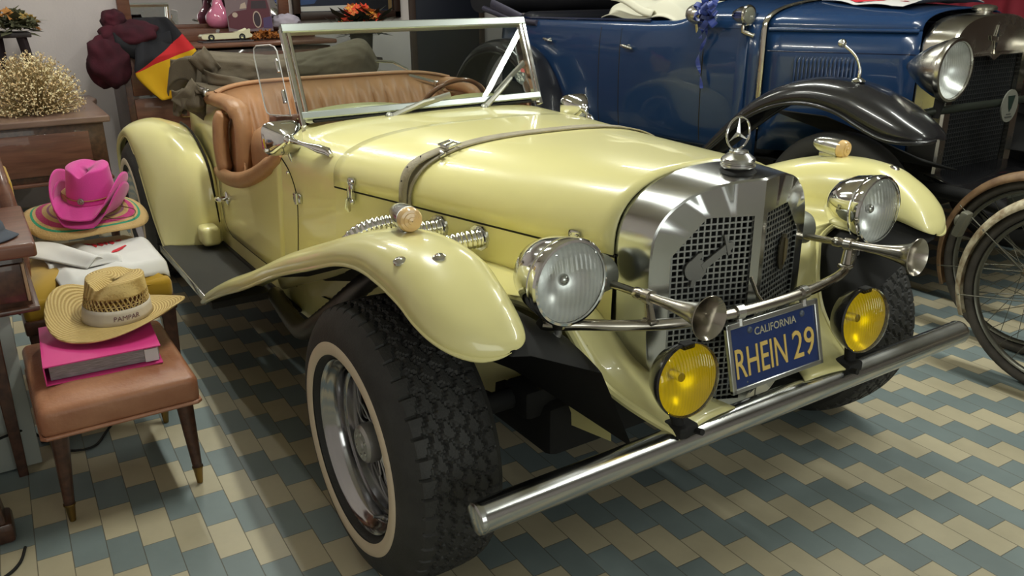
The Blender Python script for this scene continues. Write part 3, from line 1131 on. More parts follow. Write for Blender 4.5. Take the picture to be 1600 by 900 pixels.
tyre0 = None
WHEELS = [(0.0, -1), (0.0, 1), (-2.74, -1), (-2.74, 1)]
proto = None
for (wx, s) in WHEELS:
    if proto is None:
        w = build('wheel', make_wheel(), RUBBER, None, 30, local=True)
        wb = build('whitewall_band', lathe_y([(.2195, .001), (.222, .0045), (.235, .0065), (.2475, .0055), (.250, .002)], 96), WHITEW, w, 60, local=True)
        rim = build('rim', lathe_y([(.200, -.032), (.207, -.026), (.2085, -.018), (.205, -.013), (.200, -.016), (.196, -.022), (.191, -.030), (.185, -.035), (.181, -.042), (.179, -.064), (.171, -.068), (.165, -.095), (.162, -.135), (.172, -.15), (.178, -.20)], 96), mat('wheel_chrome', (.42, .42, .43), .13, 1.0, rvar=.05, vscale=12), w, 40, local=True)
        gd = lathe_y([(.001, -.16), (.155, -.155)], 32)
        build('brake_drum', gd, MATTE, w, local=True)
        hub = build('hub', lathe_y([(.001, -.026), (.014, -.026), (.016, -.030), (.038, -.030), (.045, -.036), (.047, -.044), (.047, -.062), (.036, -.066), (.030, -.074), (.030, -.13), (.040, -.14), (.040, -.16)], 40), mat('hub_grey', (.40, .40, .39), .38, .8), w, 30, local=True)
        k6 = G()
        for k in range(6):
            a = 2*PI*k/6
            k6.box((.027*math.sin(a), .030, .027*math.cos(a)), (.010, .004, .010), r=.002)
        build('hub_nut', k6, DULLCH, w, local=True)
        sp0 = None
        for k in range(44):
            a = 2*PI*k/44
            if sp0 is None:
                sp0 = build('spoke', G().tube([(.012, .076, .029), (-.014, .106, .162)], .0028, 6, caps=False), SPOKE, w, 180, local=True)
                sp1 = build('spoke', G().tube([(-.012, .112, .029), (.014, .120, .160)], .0028, 6, caps=False), SPOKE, w, 180, local=True)
                sp1.rotation_euler = (0, 2*PI*.5/44, 0)
            else:
                c = (sp0 if k % 2 == 0 else sp1).copy()
                c.rotation_euler = (0, a, 0)
                COL.objects.link(c)
                c.parent = w
        build('valve', G().tube([(.118, .028, -.125), (.112, .004, -.118)], .0045, 8).tube([(.122, .032, -.129), (.117, .024, -.124)], .006, 8), STEEL, w, local=True)
        proto = w
        o = w
    else:
        o = proto.copy()
        COL.objects.link(o)
        for ch in list(proto.children):
            c = ch.copy()
            COL.objects.link(c)
            c.parent = o
    o.parent = car
    o.location = V((wx, s*.888, .3455))-V(car.location)
    o.scale = (1.0445, 1.0445, 1.0445)
    o.rotation_euler = (0, 0, 0 if s < 0 else PI)

# ------------------------------------------------------------------ front: radiator shell, grille, mascot


def faceX(y):
    return .222-.327*abs(y)


def se(t, b=.272, z0=.66, h=.178, p=2.5):
    a = PI/2*t
    return (b*math.cos(a)**(2/p), z0+h*math.sin(a)**(2/p))


def resample(pl, n):
    L_ = [0]
    for a, b in zip(pl, pl[1:]):
        L_.append(L_[-1]+math.hypot(b[0]-a[0], b[1]-a[1]))
    out = []
    for i in range(n+1):
        d = L_[-1]*i/n
        for k in range(len(pl)-1):
            if d <= L_[k+1]+1e-9:
                t = (d-L_[k])/max(1e-9, L_[k+1]-L_[k])
                out.append((lerp(pl[k][0], pl[k+1][0], t), lerp(pl[k][1], pl[k+1][1], t)))
                break
    return out


o_bot = [(0, .245), (.15, .250)]
o_side = [(.15, .250), (.24, .335), (.266, .385), (.272, .46), (.272, .66)]
o_top = [se(t/14) for t in range(15)]
i_bot = [(.022, .262), (.14, .27)]
i_side = [(.14, .27), (.212, .34), (.226, .40), (.226, .52), (.226, .665)]
i_top = [(.226, .665), (.142, .756), (.022, .752)]
seg = [(o_bot, i_bot, 3), (o_side, i_side, 12), (o_top, i_top, 16), ([(0, .838), (0, .245)], [(.022, .752), (.022, .262)], 12)]
outer, inner = [], []
for a, b, n in seg:
    outer += resample(a, n)[:-1]
    inner += resample(b, n)[:-1]
outer.append(outer[0])
inner.append(inner[0])
shell = G()
for s in (-1, 1):
    shell.grid([[V((faceX(a[0]), s*a[0], a[1])), V((faceX(b[0]), s*b[0], b[1])), V((faceX(b[0])-.018, s*b[0], b[1]))] for a, b in zip(outer, inner)])
    band = []
    path_o = resample(o_bot, 3)[:-1]+resample(o_side, 12)[:-1]+resample(o_top, 20)
    for (y, z) in path_o:
        rs = 1.09 if z > .3 else 1.0
        zr = z if z < .66 else .66+(z-.66)*(.190/.178)
        f = V((faceX(y), s*y, z))
        r_ = V((.026, s*y*rs, zr))
        band.append([f, lerp(f, r_, .03)+V((0, s*.004*(y/.27), .004*max(0, (z-.6)/.24))), lerp(f, r_, .5)+V((0, s*.004*(y/.27), .003*max(0, (z-.6)/.24))), r_])
    shell.grid(band)
rad = build('radiator_shell', shell, STEEL, car, 28, merge=.0006)
# meshed grille panels
gm = G()
bk = G()
for s in (-1, 1):
    y = .030
    top_ = lambda y: .752 if y < .142 else lerp(.756, .665, (y-.142)/.084)
    bot_ = lambda y: .266 if y < .14 else lerp(.27, .37, (y-.14)/.086)
    pit = .0155
    k = 0
    fx = lambda u, v, w: V((faceX(u)+w-.010, s*u, v))
    while y < .226:
        gm.prism([(y-.0021, bot_(y)), (y+.0021, bot_(y)), (y+.0021, top_(y)), (y-.0021, top_(y))], fx, -.004, .0)
        y += pit
    z = .272
    while z < .752:
        y1 = .226
        if z > .665:
            y1 = lerp(.226, .146, (z-.665)/.09)
        if z < .37:
            y1 = min(y1, lerp(.14, .226, max(0, z-.27)/.10))
        gm.prism([(.02, z-.0021), (y1, z-.0021), (y1, z+.0021), (.02, z+.0021)], fx, -.0035, .0012)
        z += pit
    bk.prism([(.0, .25), (.15, .25), (.25, .37), (.25, .66), (.14, .77), (.0, .77)], fx, -.05, -.045)
build('grille_mesh', gm, mat('grille_grey_metal', (.34, .35, .34), .4, .9), rad, 0)
build('grille_backing', bk, MATTE, rad, 0)
# banjo emblem on the right grille, oval badge on the left
fx = lambda u, v, w: V((faceX(u)+w-.004, -u, v))
ci = lambda cu_, cv_, r, n=20, q=1.0: [(cu_+r*math.cos(2*PI*k/n), cv_+r*q*math.sin(2*PI*k/n)) for k in range(n)]
eg = G().prism(ci(.162, .628, .027, 20, 1.05), fx, 0, .004)
eg.prism([(.150, .640), (.142, .625), (.085, .668), (.075, .672), (.068, .684), (.074, .692), (.086, .690), (.098, .680)], fx, .001, .005)
eg.prism([(.098, .712), (.090, .709), (.076, .662), (.084, .658)], fx, .003, .007)
eg.prism([(.175, .652), (.160, .668), (.150, .672), (.146, .662), (.158, .650)], fx, .001, .005)
eg.prism([(.170, .605), (.160, .602), (.166, .582), (.174, .586)], fx, .001, .005)
build('banjo_emblem', eg, mat('emblem_grey', (.22, .22, .21), .45, .8), rad, 30)
fx2 = lambda u, v, w: V((faceX(u)+w-.004, u, v))
build('oval_badge', G().prism(ci(.145, .622, .026, 24, 1.9), fx2, 0, .005), mat('dark_badge', (.10, .085, .055), .35, .7), rad, 30)
build('badge_plaque', G().prism([(.147, .66), (.165, .65), (.165, .60), (.147, .585)], fx2, .005, .008), mat('brass_plaque', (.30, .25, .14), .4, .8), rad, 30)
# filler cap and three-pointed star mascot
cb = V((.128, 0, .8425))
cap = build('radiator_cap', G().lathe([(.034, .002), (.034, .010), (.041, .013), (.0425, .016), (.0425, .021), (.039, .0225), (.039, .0245), (.042, .026), (.0425, .030), (.040, .035), (.027, .046), (.023, .048), (.023, .053), (.018, .054), (.001, .054)], cb, (0, 0, 1), 48), mat('satin_chrome', (.55, .55, .54), .24, 1.0), car, 20)
build('cap_gasket', G().lathe([(.048, -.006), (.048, .000), (.042, .007), (.034, .010)], cb, (0, 0, 1), 40), MATTE, cap)
rc = cb+V((-.006, 0, .0945))
g = G().tube([rc+V((0, .0395*math.cos(a), .0395*math.sin(a))) for a in (2*PI*k/48 for k in range(48))], .0028, 8, closed=True, flat=(1.0, 1.0))
for k in range(3):
    a = PI/2+2*PI*k/3
    tip = rc+V((0, .038*math.cos(a), .038*math.sin(a)))
    for sg in (1, -1):
        a2 = a+sg*PI/3
        side = rc+V((0, .0075*math.cos(a2), .0075*math.sin(a2)))
        for xx in (.0055, -.0055):
            g.add([tip, side, rc+V((xx, 0, 0))], [(0, 1, 2)])
g.tube([cb+V((-.006, 0, .052)), cb+V((-.006, 0, .057))], .004, 8)
build('star_mascot', g, CHROME, cap, 25)

# ------------------------------------------------------------------ lamps, horns, bar, bumper, plate


HLENS = clear_glass('headlamp_ribbed_glass', (.93, .95, .94), 1.6, 26, .02)
FLENS = clear_glass('fog_lamp_yellow_glass', (1.0, .82, .02), 1.3, 42, .03)
WREFL = mat('pale_reflector', (.92, .92, .90), .3, .35)
REFL = mat('lamp_reflector', (.88, .89, .88), .30, .65)

for s in (-1, 1):
    c = V((.165, s*.540, .672))
    S_ = 1.05
    hl = build('headlamp', G().lathe([(r*S_, h) for r, h in [(.001, -.150), (.022, -.147), (.050, -.132), (.073, -.103), (.086, -.065), (.0915, -.030), (.0925, -.022), (.0905, -.020), (.0935, -.016), (.0955, -.004), (.0955, .006), (.092, .012), (.087, .013), (.086, .008)]], c, (1, 0, .02), 56), CHROME, car, 30)
    build('lens', G().lathe([(r*S_, h) for r, h in [(.0865, .009), (.080, .016), (.062, .024), (.036, .030), (.012, .032), (.0005, .032)]], c, (1, 0, .02), 48), HLENS, hl, 60)
    build('reflector', G().lathe([(r*S_, h) for r, h in [(.0855, .006), (.078, -.02), (.060, -.045), (.036, -.060), (.012, -.066), (.001, -.067)]], c, (1, 0, .02), 40), REFL, hl, 60)
    build('bulb_shield', G().ball(c+V((-.02, 0, 0)), (.012, .014, .014), 14, 10), DULLCH, hl)
    # bracket down to the lamp bar
    build('lamp_bracket', G().tube([c+V((-.035, 0, -.083)), c+V((-.040, 0, -.10)), c+V((-.042, s*.0, -.118))], [.030, .024, .020], 14), NICKEL, hl, 40)
    # ribbed cable conduit
    pts = catmull([c+V((-.04, 0, -.115)), c+V((-.042, s*.0, -.140)), c+V((-.05, s*.03, -.165)), c+V((-.055, s*.07, -.162)), c+V((-.06, s*.11, -.135))], 9)
    build('cable_conduit', G().tube(pts, [.0085+.0012*(i % 2) for i in range(len(pts))], 10), mat('grey_conduit', (.30, .30, .29), .4, .6), hl, 60)
half = [V((.118, .585, .568)), V((.122, .545, .5575)), (.145, .49, .5535), (.20, .40, .549), (.245, .29, .545), (.268, .15, .542), (.274, 0, .541)]
pts = catmull([V((p[0], -p[1], p[2])) for p in half]+[V(p) for p in half[-2::-1]], 6)
bar = build('lamp_bar', G().tube(pts, .0135, 14), HORNM, car, 60)
for s in (-1, 1):
    for (y, x) in ((.115, .2705),):
        build('plate_clamp', G().lathe([(.0185, -.011), (.0185, .011)], (x, s*y, .5425), (-.12, s, 0), 20, True, True).tube([(x+.004, s*y, .53), (x+.008, s*y, .51)], .009, 8), DULLCH, bar, 30)
    # trumpet horns
    o0 = V((.07, s*.352, .606))
    ax_ = (V((.412, s*.363, .629))-o0).normalized()
    hp = [(.0005, .0), (.0095, .0), (.0095, .10), (.0135, .105), (.0135, .125), (.0105, .13), (.0115, .19), (.0145, .24), (.0195, .275), (.026, .305), (.033, .325), (.044, .338), (.0485, .343), (.0475, .3445), (.0435, .340), (.033, .326), (.022, .300), (.012, .25), (.004, .21)]
    hn = build('horn', G().lathe(hp, o0, ax_, 36), HORNM, car, 40)
    cpos = o0+ax_*.150
    build('horn_clamp', G().lathe([(.0165, -.010), (.0165, .010)], cpos, ax_, 20, True, True).tube([cpos+V((0, 0, -.012)), V((.222, s*.350, .562))], [.010, .013], 10, flat=(.7, 1.2)).box((.222, s*.350, .556), (.034, .026, .012), r=.004), HORNM, hn, 40)
    # horn motor behind the lamp
    build('horn_motor', G().lathe([(.001, .0), (.040, .0), (.047, .008), (.047, .05), (.040, .062), (.001, .064)], (.035, s*.335, .622), (.3, s, 0), 30).lathe([(.010, 0), (.009, .006), (.001, .008)], (.078, s*.385, .600), (1, 0, 0), 12), mat('grey_green_metal', (.20, .21, .18), .4, .5), hn, 40)

    # yellow fog lamps on the bumper
    c = V((.318, s*.319, .438))
    fa = V((1, -.06, .10)).normalized()
    fl = build('fog_lamp', G().lathe([(r*1.07, q) for r, q in [(.001, -.075), (.038, -.071), (.064, -.050), (.078, -.020), (.083, -.006), (.0845, .004), (.081, .008), (.079, .002)]], c, fa, 48), BLACK, car, 35)
    build('yellow_lens', G().lathe([(r*1.07, q) for r, q in [(.0795, .004), (.082, .010), (.076, .017), (.058, .027), (.032, .033), (.0005, .035)]], c, fa, 48), FLENS, fl, 60)
    build('reflector', G().lathe([(r*1.07, q) for r, q in [(.079, .002), (.068, -.024), (.045, -.044), (.001, -.054)]], c, fa, 40), WREFL, fl, 60)
    build('bulb', G().tube([c-fa*.05, c-fa*.018], .011, 12), DULLCH, fl)
    up_ = V((-.1, 0, 1))
    g = G().box(c+up_*.083, (.022, .034, .014), r=.003)
    build('lens_clip', g, MATTE, fl)
    g = G().tube([c+V((-.024, 0, -.082)), c+V((-.022, -.006, -.098)), V((.300, s*.312, .302))], [.018, .015, .015], 10).box((.296, s*.306, .303), (.06, .06, .03), r=.007).tube([(.32, s*.285, .30), (.345, s*.285, .305)], .008, 8)
    build('lamp_foot', g, MATTE, fl)
    build('bumper_iron', G().box((.19, s*.275, .272), (.18, .03, .028), r=.004), MATTE, car)
bm_ = build('bumper', G().lathe([(.001, 0), (.028, 0), (.034, .003), (.0355, .008), (.0365, .012), (.0355, .016), (.0355, .865), (.0355, 1.714), (.0365, 1.718), (.0355, 1.722), (.034, 1.727), (.028, 1.73), (.001, 1.73)], (.292, -.865, .266), (0, 1, 0), 44), STEEL, car, 30)
# number plate
pc = V((.297, 0, .437))
PM = axes_M(pc, (0, 1, 0), (.968, 0, .247))
pf = lambda u, v, w: PM @ V((u, v, w))
g = G()
for (u0, v0, u1, v1) in ((-.165, .071, .165, .086), (-.165, -.086, .165, -.074), (-.165, -.086, -.151, .086), (.151, -.086, .165, .086)):
    g.prism([(u0, v0), (u1, v0), (u1, v1), (u0, v1)], pf, -.006, .006)
pl = build('number_plate', G().prism([(-.155, -.078), (.155, -.078), (.155, .078), (-.155, .078)], pf, -.003, .0015), mat('plate_blue', (.012, .032, .135), .35, coat=.3, var=.15, vscale=20), car, 0)
lab(pl, 'blue number plate lettered CALIFORNIA and RHEIN 29 in yellow')
build('plate_frame', g, mat('plate_frame_metal', (.55, .57, .56), .28, 1.0), pl, 20, bev=.0025)


def fit_text(txt, w, h, depth, bold=0.0):
    t = text_geo(txt, 1.0, 0.5, bold=bold)
    xs = [v[0] for v in t.v]
    ys = [v[1] for v in t.v]
    cx, cy = (min(xs)+max(xs))/2, (min(ys)+max(ys))/2
    kx, ky = w/(max(xs)-min(xs)), h/(max(ys)-min(ys))
    t.v = [((v[0]-cx)*kx, (v[1]-cy)*ky, v[2]*depth*2) for v in t.v]
    return t


PLY = mat('plate_yellow', (.66, .47, .14), .4)
for txt, w, h, u, v in (('CALIFORNIA', .150, .019, .005, .050), ('RHEIN', .180, .072, -.054, -.016), ('29', .082, .072, .100, -.016)):
    t = fit_text(txt, w, h, .0016, .004)
    build('plate_lettering', G().join(t, PM @ Matrix.Translation((u, v, .0015))), PLY if h > .03 else mat('plate_pale', (.42, .40, .30), .45), pl, 30)
g = G()
for u in (-.085, .105):
    g.lathe([(.009, 0), (.008, .002), (.004, .004), (.001, .0045)], pf(u, .058, .0015), PM.to_3x3() @ V((0, 0, 1)), 14)
g.lathe([(.003, 0), (.001, .0012)], pf(-.11, -.066, .0015), PM.to_3x3() @ V((0, 0, 1)), 10)
build('plate_bolt', g, mat('dark_bolt', (.10, .12, .16), .5, .5), pl)
# grey splash panel below the plate and thin tongue in front of the grille
build('lower_valance', G().add([(.235, .02, .33), (.235, .135, .33), (.205, .11, .25), (.232, .02, .245)], [(0, 1, 2, 3)]), DULLCH, rad, 0, solid=.004)
build('crank_strip', G().tube([(.226, -.03, .60), (.255, -.035, .565), (.272, -.03, .548)], [.006, .005, .004], 8, flat=(.5, 1.4)), NICKEL, rad)
# exhaust pipes leaving the bonnet side
for (x, z) in ((-.425, .608), (-.590, .608), (-.755, .598)):
    y = bodyY(x, z)
    fl = build('exhaust_pipe', G().tube(catmull([(x, -y, z), (x-.006, -y-.05, z-.002), (x-.022, -y-.105, z-.012), (x-.045, -y-.155, z-.045), (x-.06, -y-.185, z-.11)], 22), [.0268+.0016*math.sin(i*PI/2.6) for i in range(89)], 20), CHROME, car, 60)
    g = G().prism([(-.036, -.004), (-.030, -.022), (-.012, -.034), (.012, -.034), (.030, -.022), (.036, .004), (.030, .024), (.012, .036), (-.012, .036), (-.030, .024)], lambda u, v, w: V((x+u, -y-w+.24*u, z+v)), 0, .007)
    for u, v in ((-.027, .010), (.027, -.006), (0, .03)):
        g.ball((x+u, -y-.007+.24*u, z+v), .005, 10, 6)
    build('exhaust_flange', g, DULLCH, fl, 30)
# flexible pipe inside the wheel arch
pts = catmull([V((-.62, -.60, .52)), V((-.66, -.70, .44)), V((-.76, -.76, .34)), V((-.92, -.78, .24)), V((-1.1, -.76, .20)), V((-1.5, -.70, .17))], 14)
build('flexible_exhaust', G().tube(pts, [.030+.002*(i % 2) for i in range(len(pts))], 14), mat('sooty_metal', (.12, .11, .10), .45, .9), car, 60)

# ------------------------------------------------------------------ folded canvas top with its bows


def nz(v, s=1.0):
    return noise.noise(V(v)*s)


rings = []
ny = 90
for i in range(ny+1):
    t = i/ny
    y = lerp(-.60, .33, t)
    peak = math.exp(-((t-.86)/.09)**2)
    hgt = .215-.035*math.sin(PI*min(1, t*1.3))-.02*t+.035*peak
    dep = .135*(1-.15*t)
    if t > .9:
        q = (t-.9)/.1
        hgt *= 1-.45*q*q
        dep *= 1-.35*q
    rg = []
    for k in range(64):
        a = 2*PI*k/64
        ca, sa = math.cos(a), math.sin(a)
        f1 = abs(nz((ca*1.2+3, y*2.2, sa*1.2), 1.6))
        f2 = abs(nz((ca*2.5, y*5+ca, sa*2.5+7), 1.3))
        crease = -.09*max(0, 1-f1*9)-.05*max(0, 1-f2*8)
        diag = .05*math.sin(5.5*t*PI+2.2*a)*(0.35+.65*t)
        rr = 1+crease+diag+.10*nz((y*3, ca, sa*2), 1.4)
        sq = abs(sa)**.8*math.copysign(1, sa)
        rg.append(V((-2.79+dep*ca*rr-.03*t, y+.035*sa+.03*peak*sa, .795+hgt*(.5+.5*sq*rr))))
    rings.append(rg)
top_ = build('folded_canvas_top', G().loft(rings), KHAKI, car, 180)
# lower fold lying along the body, left flap and rolled corner
P = []
for i in range(41):
    t = i/40
    y = lerp(-.66, .56, t)
    P.append([V((-2.60+.02*math.sin(9*t)-.10*(v-.5)-.05*math.sin(PI*v), y, .80+.045*math.sin(PI*v)+.012*math.sin(14*t+4*v)+.03*max(0, 1-t*6)*(1-v))) for v in (j/10 for j in range(11))])
build('canvas_hem', G().grid(P), KHAKI, top_, 180, solid=.006)


def px_sheet(name, q, x0, bulge, wave, parent, solid=.006):
    """canvas piece spanned between four seen corners at depth x0, with bulge and waves"""
    A_, B_, C_, D_ = [at(px, py, x=x0) for px, py in q]
    P = []
    for i in range(21):
        u = i/20
        row = []
        for j in range(21):
            v = j/20
            p = lerp(lerp(A_, B_, u), lerp(D_, C_, u), v)
            k = bulge*math.sin(PI*u)*math.sin(PI*min(1, v+.15))+wave*math.sin(9*u+5*v)+wave*1.3*nz((u*4, v*3, x0), 1.2)
            row.append(p+V((k, 0, -.3*k)))
        P.append(row)
    return build(name, G().grid(P), KHAKI, parent, 180, solid=solid)


px_sheet('canvas_flap', ((300, 122), (322, 158), (322, 190), (268, 158)), -2.60, .05, .008, top_)
px_sheet('canvas_flap', ((268, 140), (300, 135), (290, 178), (272, 182)), -2.63, .04, .010, top_)
px_sheet('canvas_cuff', ((292, 92), (318, 72), (345, 104), (332, 128)), -2.66, .04, .006, top_)
px_sheet('canvas_fold', ((318, 108), (420, 132), (420, 142), (330, 150)), -2.62, .05, .012, top_)
px_sheet('canvas_back', ((266, 92), (312, 84), (312, 142), (266, 142)), -2.80, .03, .008, top_)
P = []
for i in range(25):
    a = -.7+4.2*i/24
    P.append([V((-2.68-.02*w+.03*math.sin(a), -.675+.060*math.cos(a)-.02*w, .93+.055*math.sin(a)-.10*w)) for w in (j/8 for j in range(9))])
build('canvas_roll', G().grid(P), KHAKI, top_, 180, solid=.006)
g = G()
for dz, dy in ((0, 0), (-.022, .03)):
    g.tube([(-2.60, .27+dy, .868+dz), (-2.50, .42+dy, .843+dz), (-2.42, .505+dy, .815+dz)], .011, 10, flat=(.6, 1.2))
    g.box((-2.415, .515+dy, .81+dz), (.03, .025, .03), r=.005)
g.tube([(-2.66, .29, .92), (-2.6, .36, .915), (-2.55, .42, .875)], .007, 8)
build('top_bow', g, CHROME, top_, 40)
g = G()
for dz, dy in ((0, 0), (-.035, .02)):
    g.tube([(-2.66, -.66+dy, .865+dz), (-2.50, -.632+dy, .842+dz)], .012, 10, flat=(.6, 1.2))
    g.box((-2.495, -.630+dy, .838+dz), (.035, .025, .032), r=.006)
build('top_bow', g, CHROME, top_, 40)

MAP = None
# ------------------------------------------------------------------ furniture and things left of the roadster


def cloth(fn, nu, nv):
    return G().grid([[fn(i/nu, j/nv) for j in range(nv+1)] for i in range(nu+1)])


def tapered_leg(g, x, y, z0, z1, r0, r1, lean=(0, 0)):
    g.tube([(x+lean[0], y+lean[1], z0), (x, y, z1)], [r0, r1], 12)


# upholstered stool with brass-tipped legs
st_ = thing('stool', 'low stool with worn brown leather seat and tapered brass-tipped legs, carrying the pink binder', 'stool', (-.83, -1.30, 0))
STL = mat('worn_brown_leather', '#ab7a5c', .42, col2='#935f44', vscale=7, bump=.15, bscale=90, rvar=.1)
P = []
sx0, sx1, sy0, sy1 = -1.10, -.575, -1.495, -1.095
for i in range(25):
    u = i/24
    row = []
    for j in range(21):
        v = j/20
        x, y = lerp(sx0, sx1, u), lerp(sy0, sy1, v)
        e = max(abs(u-.5), abs(v-.5))*2
        z = .352+.022*(1-e**4)+.004*nz((x*9, y*9, 0))
        row.append(V((x, y, z)))
    P.append(row)
g = G().box(((sx0+sx1)/2, (sy0+sy1)/2, .322), (sx1-sx0, sy1-sy0, .084), r=.022, seg=4)
g.grid([[p for p in r[1:-1]] for r in P[1:-1]])
build('seat', g, STL, st_, 60)
build('seat_piping', G().tube([(sx0+.01, sy0+.002, .284), (sx1-.01, sy0+.002, .284), (sx1-.002, sy0+.01, .284), (sx1-.002, sy1-.01, .284), (sx1-.01, sy1-.002, .284), (sx0+.01, sy1-.002, .284), (sx0+.002, sy1-.01, .284), (sx0+.002, sy0+.01, .284)], .006, 8, closed=True), STL, st_)
BRASS = mat('tarnished_brass', '#8a7040', .35, .9)
for (x, y, lx, ly) in ((-.625, -1.465, -.0, .0), (-.625, -1.125, 0, 0), (-1.06, -1.13, -.02, 0), (-1.06, -1.465, -.02, 0)):
    x2 = x+(.015 if x > -.8 else .01)
    y2 = y+(.012 if y < -1.3 else -.012)
    lg = build('leg', G().tube([(x2+lx, y2, .29), (x+lx*.4, y, .055)], [.024, .0135], 14), WOOD, st_, 60)
    lab(build('ferrule', G().lathe([(.0155, .058), (.016, .054), (.0135, .05), (.0085, .003), (.004, 0)], (x+lx*.3, y, 0), (0, 0, 1), 14), BRASS, lg, 40), 'brass leg tip')

# pink binder
bc = at(160, 570, z=.395)
bM = Matrix.Translation((-.870, -1.300, .372)) @ Matrix.Rotation(R(-3), 4, 'Z') @ Matrix.Scale(1.04, 4)
PINK = mat('pink_binder_board', '#d43c86', .5, var=.06)
bd = thing('binder', 'bright pink ring binder lying on the brown stool under the straw hat', 'binder', (-.870, -1.300, .372))
bx = lambda g, c, d, r=0: g.join(G().box(c, d, None, r), bM)
build('cover', bx(bx(bx(G(), (0, 0, .0515), (.315, .285, .003)), (0, 0, .0015), (.315, .285, .003)), (0, -.141, .0265), (.315, .003, .05)), PINK, bd)
build('page_stack', bx(G(), (-.006, .004, .024), (.285, .268, .038)), mat('plastic_sleeves', (.30, .29, .30), .18, coat=.5, var=.45, vscale=30, stretch=(1, 1, 14)), bd)
build('index_tab', bx(G(), (.139, .118, .024), (.01, .034, .036)), mat('white_paper', (.70, .71, .72), .6), bd)


# straw hat: woven brim, creased crown, pierced band and white ribbon
def straw(name, c1, c2):
    m = mat(name, c1, .7)
    nt = m.node_tree
    tc = nt.nodes.new('ShaderNodeTexCoord')
    wv = nt.nodes.new('ShaderNodeTexWave')
    wv.wave_type = 'RINGS'
    wv.rings_direction = 'Z'
    wv.inputs['Scale'].default_value = 38
    wv.inputs['Distortion'].default_value = 1.2
    mp = nt.nodes.new('ShaderNodeMapping')
    mp.inputs['Location'].default_value = (.985, 1.240, 0)
    nt.links.new(tc.outputs['Object'], mp.inputs[0])
    wv.inputs['Detail'].default_value = 3
    wv.inputs['Detail Scale'].default_value = 4
    cr = nt.nodes.new('ShaderNodeValToRGB')
    cr.color_ramp.elements[0].color = (*lin(c2), 1)
    cr.color_ramp.elements[1].color = (*lin(c1), 1)
    bp = nt.nodes.new('ShaderNodeBump')
    bp.inputs['Strength'].default_value = .5
    bp.inputs['Distance'].default_value = .004
    b = nt.nodes['Principled BSDF']
    nt.links.new(mp.outputs[0], wv.inputs[0])
    nt.links.new(wv.outputs[0], cr.inputs[0])
    nt.links.new(cr.outputs[0], b.inputs['Base Color'])
    nt.links.new(wv.outputs[0], bp.inputs['Height'])
    nt.links.new(bp.outputs[0], b.inputs['Normal'])
    return m


STRAW = straw('woven_straw', '#cdb478', '#a98c52')


def crown_pt(a, t, rx, ry, h, dent, pinch, dirn=0.0):
    """hat crown: a round the hat, t 0 at the band to 1 at the top"""
    ca, sa = math.cos(a), math.sin(a)
    if t < .72:
        q = t/.72
        k = 1-.16*q
        z = h*q*.95
    else:
        q = (t-.72)/.28
        k = .84*math.cos(q*PI/2)**.55
        z = h*(.95+.05*math.sin(q*PI/2))
    x, y = rx*k*ca, ry*k*sa
    d = dent*math.exp(-(y/(ry*.26))**2)*min(1, max(0, (t-.55)/.35))*(.75+.25*ca)
    pn = 1-pinch*max(0, ca)**2*max(0, t-.3)*(abs(sa) < 9)
    return V((x, y*(pn if ca > 0 else 1), z-d))


hat = thing('straw_hat', 'natural straw hat with pierced crown and white ribbon, on the pink binder', 'hat', (-.985, -1.245, .43))
hM = Matrix.Translation((-.955, -1.228, .452)) @ Matrix.Rotation(R(2), 4, 'Y') @ Matrix.Rotation(R(-4), 4, 'X') @ Matrix.Rotation(R(-40), 4, 'Z') @ Matrix.Scale(1.09, 4)
HR, HY = .100, .082
P = []
for i in range(14):
    t = i/13
    row = []
    for k in range(64):
        a = 2*PI*k/64
        r = lerp(1.0, 1, t)
        x, y = (HR+.088*t)*math.cos(a), (HY+.090*t)*math.sin(a)
        z = .010*t+.045*t**2*abs(math.sin(a))**3-.020*t*abs(math.cos(a))**2+.006*math.sin(3*a)*t
        row.append(hM @ V((x, y, z)))
    P.append(row)
build('brim', G().grid(P, False, True), STRAW, hat, 180, solid=.004)
rows = [[hM @ crown_pt(2*PI*k/64, t, HR, HY, .118, .030, .32) for k in range(64)] for t in [0, .04, .08, .12, .16, .20]]
build('crown_base', G().grid(rows, False, True), STRAW, hat, 180, solid=.003)
rows = [[hM @ crown_pt(2*PI*k/64, t, HR, HY, .118, .030, .32) for k in range(64)] for t in [.46+.54*i/22 for i in range(23)]]
build('crown', G().grid(rows, False, True), STRAW, hat, 180, solid=.003)
g = G()
for k in range(40):
    for sgn in (1, -1):
        pts = [hM @ crown_pt(2*PI*(k+sgn*1.6*(u-.5))/40, lerp(.19, .47, u), HR, HY, .118, .030, .32) for u in (0, .25, .5, .75, 1)]
        g.tube(pts, .0018, 5, caps=False, flat=(1.4, .6))
for t in (.33,):
    g.tube([hM @ crown_pt(2*PI*k/64, t, HR, HY, .118, .030, .32) for k in range(64)], .0012, 5, closed=True)
build('pierced_band', g, STRAW, hat, 60)
rows = [[hM @ (crown_pt(2*PI*k/64, t, HR+.003, HY+.003, .118, .030, .3)) for k in range(64)] for t in (.015, .10, .20, .275)]
rb_ = build('ribbon', G().grid(rows, False, True), mat('white_ribbon', '#bdb3a4', .7, var=.08, vscale=40), hat, 180, solid=.0015)
tg_ = text_geo('PAMPAR', .019, .0004)
a0 = R(52)
out = []
for (x, y, z) in tg_.v:
    ang = a0 + x/.093
    p = crown_pt(ang, .135, HR+.0052, HY+.0052, .118, .030, .3)
    out.append(hM @ (p+V((0, 0, y))+V((math.cos(ang), math.sin(ang), 0))*z))
tg_.v = [tuple(v) for v in out]
build('ribbon_lettering', tg_, mat('faded_print', '#6a4a50', .7), rb_, 0)

